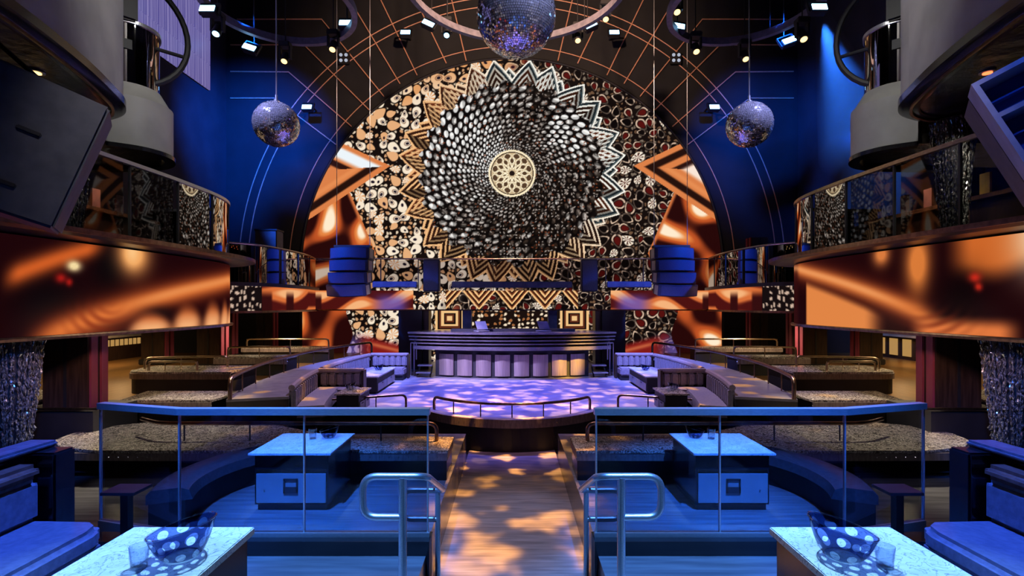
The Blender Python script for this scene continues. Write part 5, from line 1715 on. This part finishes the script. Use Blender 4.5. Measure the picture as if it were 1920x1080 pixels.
# ------------------------------------------------------------------ DJ booth
dj = thing('dj_booth', 'curved DJ booth with eight bronze panels and stacked ledges', 'booth', (0, 13.6, -0.145))
CY = 19.1
def arcp(R, hw, n=33):
    return [(x, CY - math.sqrt(R * R - x * x)) for x in np.linspace(-hw, hw, n)]
def sector(R, hw, yb, z0, z1):
    return MB().prism(arcp(R, hw) + [(hw, yb), (-hw, yb)], z0, z1)
sector(5.94, 2.02, 14.3, -0.144, 0.60).build('base', BLACK, dj)
LEDGE = mat('mauve_metal_ledge', (0.30, 0.27, 0.30), (0.42, 0.38, 0.42), rough=0.25, metal=0.8, scale=5, stretch=(0.4, 1, 6))
sector(6.20, 2.50, 14.4, 0.605, 0.80).build('upper_body', BLACK, dj)
sector(6.20, 2.56, 14.4, 0.80, 1.0).build('upper_body', BLACK, dj)
for (R, hw, z0, z1) in ((6.27, 2.50, 0.60, 0.69), (6.28, 2.56, 0.745, 0.775), (6.29, 2.60, 0.83, 0.86), (6.30, 2.62, 0.915, 0.945), (6.32, 2.64, 1.0, 1.045)):
    m = MB(); m.sweep(arcp(R, hw), [(0.02, z0), (-0.14, z0), (-0.14, z1), (0.02, z1)]); m.build('ledge', LEDGE, dj, smooth=True)
m = sector(6.30, 2.62, 14.4, 1.0, 1.03); m.build('desk_top', LEDGE, dj)
BRZ = mat('bronze_mirror_panel', (0.42, 0.34, 0.30), (0.55, 0.45, 0.40), rough=0.38, metal=0.8, scale=6, stretch=(6, 6, 0.3))
edges = np.linspace(-1.96, 1.96, 9)
for k in range(8):
    a, b = edges[k] + 0.055, edges[k + 1] - 0.055
    m = MB()
    pth = []
    for t_ in np.linspace(0, 1, 9):
        x = a + (b - a) * t_
        pth.append((x, CY - math.sqrt(5.965 ** 2 - x * x) - 0.05 * math.sin(PI * t_)))
    m.sweep(pth, [(-0.01, -0.09), (0.03, -0.09), (0.03, 0.46), (-0.01, 0.46)]); m.build('bronze_panel', BRZ, dj, smooth=True)
m = MB(); m.box(-1.65, 1.7, 13.75, 14.2, 1.03, 1.09); m.build('equipment_shelf', BLACK, dj, bevel=0.01)
for s in (-1, 1):
    m = MB(s); m.tube(fillet([(2.62, 13.7, -0.145), (2.62, 13.7, 0.75), (2.52, 13.5, 0.75), (2.52, 13.5, 0.3)], 0.06, 5), 0.016, 8); m.build('side_rail', STEEL, dj, smooth=True)
    m = MB(s); m.tube([(2.72, 13.75, -0.145), (2.72, 13.75, 0.72)], 0.014, 8); m.build('side_rail', STEEL, dj)
    x = -0.80 if s < 0 else 0.83
    lp = thing('laptop', 'pale open laptop standing on the DJ booth', 'laptop', (x, 13.45, 1.045), 'laptops on the DJ booth')
    LG = mat('pale_laptop_shell', (0.28, 0.30, 0.36), (0.34, 0.36, 0.42), rough=0.35, metal=0.3)
    m = MB(); m.obox((x, 13.46, 1.057), (0.24, 0.34, 0.02), Matrix.Rotation(0.9 * s, 3, 'Z')); m.build('keyboard_half', LG, lp, bevel=0.004)
    Mz = Matrix.Rotation(0.9 * s, 3, 'Z') @ Matrix.Rotation(-0.5 * 1, 3, 'Y')
    m = MB(); m.obox(Vector((x, 13.46, 1.068)) + Mz @ Vector((0.06, 0, 0.12)), (0.012, 0.34, 0.24), Mz); m.build('screen_half', LG, lp, bevel=0.004)

# stage-side steps of the booth
for s in (-1, 1):
    t = thing('booth_steps', 'small open steps beside the DJ booth', 'steps', (s * 2.45, 13.4, -0.145), 'steps by the DJ booth')
    for k in range(2):
        m = MB(s); m.box(2.12, 2.5, 13.30 + k * 0.24, 13.52 + k * 0.24, -0.04 + k * 0.16, -0.01 + k * 0.16); m.build('tread', STEEL, t)
    for u in (2.13, 2.46):
        m = MB(s); m.obox((u, 13.5, -0.02), (0.03, 0.42, 0.05), Matrix.Rotation(0.55, 3, 'X')); m.build('stringer', BLACK, t)

# ------------------------------------------------------------------ side terraces
def low_counter(s, label, group, poly, front, z0, z1, rail=None, band=0.10, rivet=0.12, top=MARB_D):
    xs_ = [p_[0] for p_ in poly]; ys_ = [p_[1] for p_ in poly]
    t = thing('terrace_counter', label, 'counter', (s * sum(xs_) / len(xs_), sum(ys_) / len(ys_), z0), group)
    cx_, cy_ = sum(xs_) / len(xs_), sum(ys_) / len(ys_)
    m = MB(s); m.prism(poly, z1 - 0.03, z1); m.build('top', top, t)
    ins_ = [(cx_ + (x - cx_) * 0.97, cy_ + (y - cy_) * 0.93) for x, y in poly]
    m = MB(s); m.prism(ins_, z0, z1 - 0.031); m.build('base', BLACK, t)
    m = MB(s); m.sweep(front, [(0.0, z1 - 0.03 - band), (-0.02, z1 - 0.03 - band), (-0.02, z1 - 0.031), (0.0, z1 - 0.031)]); m.build('riveted_band', TRIM, t)
    if rivet:
        rivets(front, z1 - 0.03 - band / 2, 0.010, rivet, s, t, 0.005)
    if rail:
        for rpth in rail:
            m = MB(s); m.tube(fillet(rpth, 0.10, 5), 0.022, 8); m.build('rail', BRASS, t, smooth=True)
            for p_ in rpth[1:-1]:
                m = MB(s); m.tube([(p_[0], p_[1], z1), p_], 0.01, 6); m.build('rail_post', BRASS, t)
    return t


for s in (-1, 1):
    low_counter(s, 'short marble counter at the foot of the walkway', 'terrace counters at the walkway foot', [(4.4, 7.5), (5.75, 7.5), (5.9, 8.3), (4.35, 8.3)],
                [(4.4, 7.5), (5.75, 7.5)], -0.26, 0.35)
    z = 0.55
    low_counter(s, 'long terrace counter with gold band and two tube rails', 'long terrace counters', catmull([(5.0, 9.1), (6.4, 9.1), (6.85, 9.2), (7.0, 9.6), (7.0, 10.1)], 5) + [(5.0, 10.1)],
                catmull([(5.0, 9.1), (6.4, 9.1), (6.85, 9.2), (7.0, 9.6)], 5), 0.15, z,
                rail=[[(5.5, 9.9, z), (5.5, 9.9, z + 0.2), (6.3, 9.75, z + 0.2), (6.85, 9.55, z + 0.2), (6.85, 9.55, z)],
                      [(5.75, 9.35, z), (5.75, 9.35, z + 0.16), (6.3, 9.3, z + 0.16), (6.6, 9.3, z + 0.16), (6.6, 9.3, z)]])
    low_counter(s, 'terrace counter with a row of bead studs behind the walkway rail', 'studded terrace counters', [(5.05, 11.5), (6.7, 11.5), (6.75, 12.1), (5.05, 12.1)],
                [(5.05, 11.5), (6.7, 11.5)], 0.15, 0.56, band=0.12, rivet=0.06,
                rail=[[(5.2, 12.0, 0.56), (5.2, 12.0, 0.76), (5.9, 11.95, 0.76), (6.6, 11.9, 0.76), (6.6, 11.9, 0.56)]])
    low_counter(s, 'farthest terrace counter with tube rail before the screen', 'farthest terrace counters', [(5.0, 14.0), (7.4, 14.0), (7.4, 14.5), (5.0, 14.5)],
                [(5.0, 14.0), (7.4, 14.0)], 0.15, 0.58, band=0.10, rivet=0.06,
                rail=[[(5.05, 14.1, 0.58), (5.05, 14.1, 0.80), (6.1, 14.1, 0.80), (7.3, 14.1, 0.80), (7.3, 14.1, 0.58)]])
    # outer booth with rails below the big column
    low_counter(s, 'outer terrace counter with stepped brass rails behind the big column', 'outer terrace counters', [(6.6, 7.1), (8.2, 7.1), (8.2, 8.0), (6.6, 8.0)],
                [(6.6, 7.1), (8.2, 7.1)], -0.1, 0.42,
                rail=[[(6.75, 7.9, 0.42), (6.75, 7.9, 0.74), (7.5, 7.9, 0.74), (8.1, 7.9, 0.70), (8.1, 7.9, 0.42)]])
    gr_ = thing('guard_rail', 'square brass guard rail below the big column', 'railing', (s * 6.2, 6.2, -0.1), 'brass guard rails')
    for (a, b) in (((5.35, 6.62, 0.40), (6.35, 6.62, 0.40)), ((5.72, 6.42, 0.02), (6.9, 6.42, 0.02))):
        m = MB(s); m.box(a[0], b[0], a[1] - 0.012, a[1] + 0.012, a[2] - 0.015, a[2] + 0.015); m.build('rail', BRASS, gr_)
    for (u, y, zt) in ((6.30, 6.62, 0.385), (5.95, 6.42, 0.005), (6.55, 6.42, 0.005)):
        m = MB(s); m.box(u - 0.012, u + 0.012, y - 0.012, y + 0.012, -0.1, zt); m.build('post', BRASS, gr_)

    # columns
    for (u, y, wd, dp, zb, zt, lab, grp) in ((5.98, 7.02, 0.60, 0.34, -0.1, 2.13, 'thick dark column with maroon side strips by the guard rail', 'thick maroon columns'),
                                        (7.42, 12.7, 0.55, 0.40, 0.15, 1.61, 'slim dark column with maroon side strips rising from terrace counter', 'slim maroon columns'),
                                        (7.75, 16.2, 0.50, 0.40, 0.15, 3.85, 'farthest dark column with maroon side strips near the arched screen', 'farthest maroon columns'),
                                        (9.55, 13.8, 0.60, 0.40, 0.15, 1.61, 'dark column with maroon side strips close to the lit bar', 'maroon columns at the bar'),
                                        (8.3, 14.9, 0.45, 0.35, 0.15, 1.61, 'dark column with maroon side strips between the terrace counters', 'maroon columns on the terrace')):
        t = thing('column', lab, 'column', (s * u, y, zb), grp)
        m = MB(s); m.box(u - wd / 2, u + wd / 2, y - dp / 2, y + dp / 2, zb, zt); m.build('shaft', DWOOD, t)
        m = MB(s); m.box(u - 0.02, u + 0.02, y - dp / 2 - 0.006, y - dp / 2 + 0.01, zb + 0.15, zt); m.build('front_groove', BLACK, t)
        for k in (-1, 1):
            yc = y + k * dp * 0.26
            m = MB(s); m.box(u - wd / 2 - 0.03, u - wd / 2 - 0.001, yc - dp * 0.16, yc + dp * 0.16, zb + 0.16, zt); m.build('maroon_strip', MAROON, t)
        m = MB(s); m.box(u - wd / 2 - 0.05, u + wd / 2 + 0.05, y - dp / 2 - 0.05, y + dp / 2 + 0.05, zb, zb + 0.15); m.build('plinth', BLACK, t, bevel=0.02)
    # pedestal under the thick column
    m = MB(s); m.box(5.45, 6.55, 6.66, 7.45, -0.1, 0.36)
    structure(m.build('trim_pedestal', BLACK), 'black pedestal block carrying the thick column', 'trim')

    # lit bars
    bar = thing('bar_counter', ('long bar with amber fluted glass front beneath the balcony' if s < 0 else 'long bar with broad amber lit panels beneath the balcony'), 'bar', (s * 11.6, 13.5, 0.15))
    m = MB(s); m.box(11.3, 12.0, 10.4, 16.6, 0.80, 0.86); m.build('top', mat('pale_bar_top', (0.30, 0.26, 0.2), (0.42, 0.37, 0.3), rough=0.3, scale=4), bar)
    m = MB(s); m.box(11.42, 11.95, 10.4, 16.6, 0.15, 0.80); m.build('front', DWOOD, bar)
    nP = 36 if s < 0 else 12
    wq = 6.2 / nP
    for k in range(nP):
        y0 = 10.4 + k * wq
        m = MB(s); m.box(11.395, 11.419, y0 + wq * 0.2, y0 + wq * 0.8, 0.56 if s < 0 else 0.25, 0.74); m.build('amber_panel', AMBERG, bar)
    shf = thing('back_bar', ('lit bottle shelves behind the fluted amber bar' if s < 0 else 'lit bottle shelves behind the broad-panelled bar'), 'shelf', (s * 13.6, 13.5, 0.15))
    m = MB(s); m.box(13.86, 13.96, 9.5, 16.8, 0.15, 2.1); m.build('back_panel', mat('glowing_shelf_back', (0.3, 0.22, 0.12), (0.5, 0.36, 0.2), rough=0.5, emit=(1.0, 0.72, 0.40), estr=0.30), shf)
    for zz in (0.9, 1.25, 1.6):
        m = MB(s); m.box(13.5, 13.855, 9.5, 16.8, zz - 0.03, zz); m.build('shelf_board', DWOOD, shf)
    for zz in (0.9, 1.25):
        for k in range(14):
            y0 = 9.8 + k * 0.48 + (0.1 if zz > 1 else 0)
            bt = thing('bottle', 'small bottle on the lit shelves behind the ' + ('fluted amber bar' if s < 0 else 'broad-panelled bar'), 'bottle', (s * 13.66, y0, zz), 'bottles behind the ' + ('fluted bar' if s < 0 else 'panelled bar'))
            bc = [(0.10, 0.04, 0.01), (0.02, 0.07, 0.03), (0.25, 0.2, 0.12), (0.05, 0.03, 0.08)][k % 4]
            m = MB(s); m.lathe([(0.05, 0), (0.05, 0.17), (0.018, 0.22), (0.018, 0.28)], 8, (13.66, y0, zz)); m.build('body', mat('bottle_glass_%d' % (k % 4), bc, rough=0.1), bt, smooth=True)
            m = MB(s); m.lathe([(0.02, 0.281), (0.02, 0.30)], 8, (13.66, y0, zz)); m.build('cap', BRASS, bt)
    for (y0, lab) in ((14.1, 'small lit till screen on the bar nearest the maroon column'), (11.6, 'small lit till screen at the end of the bar')):
        tl = thing('till', lab, 'till', (s * 11.7, y0, 0.86), 'till screens on the ' + ('fluted bar' if s < 0 else 'panelled bar'))
        M = Matrix.Rotation(-0.5, 3, 'Z')
        m = MB(s); m.obox((11.7, y0, 1.10), (0.34, 0.03, 0.22), M); cs = m.build('case', BLACK, tl)
        m = MB(s); m.obox(Vector((11.7, y0, 1.10)) + M @ Vector((0, -0.02, 0)), (0.30, 0.006, 0.18), M); m.build('screen', SCREENB, cs)
        m = MB(s); m.box(11.67, 11.73, y0 - 0.03, y0 + 0.03, 0.875, 1.0); m.build('stand', BLACK, tl)
        m = MB(s); m.box(11.6, 11.8, y0 - 0.08, y0 + 0.08, 0.86, 0.875); m.build('foot', BLACK, tl)


# ------------------------------------------------------------------ labels of mirrored pairs
# the violet LED curtain hangs on one side only: it tells the two halves of the hall apart
by = {}
for o in list(COL.objects):
    if o.parent is None and o.get('label') and o.get('kind') != 'structure':
        by.setdefault(o['label'], []).append(o)
for lab, obs in by.items():
    if len(obs) < 2:
        continue
    for o in obs:
        x = o.location.x
        if abs(x) < 0.3:
            continue
        o['label'] = lab + (', on violet curtain side' if x < 0 else ', opposite violet curtain')
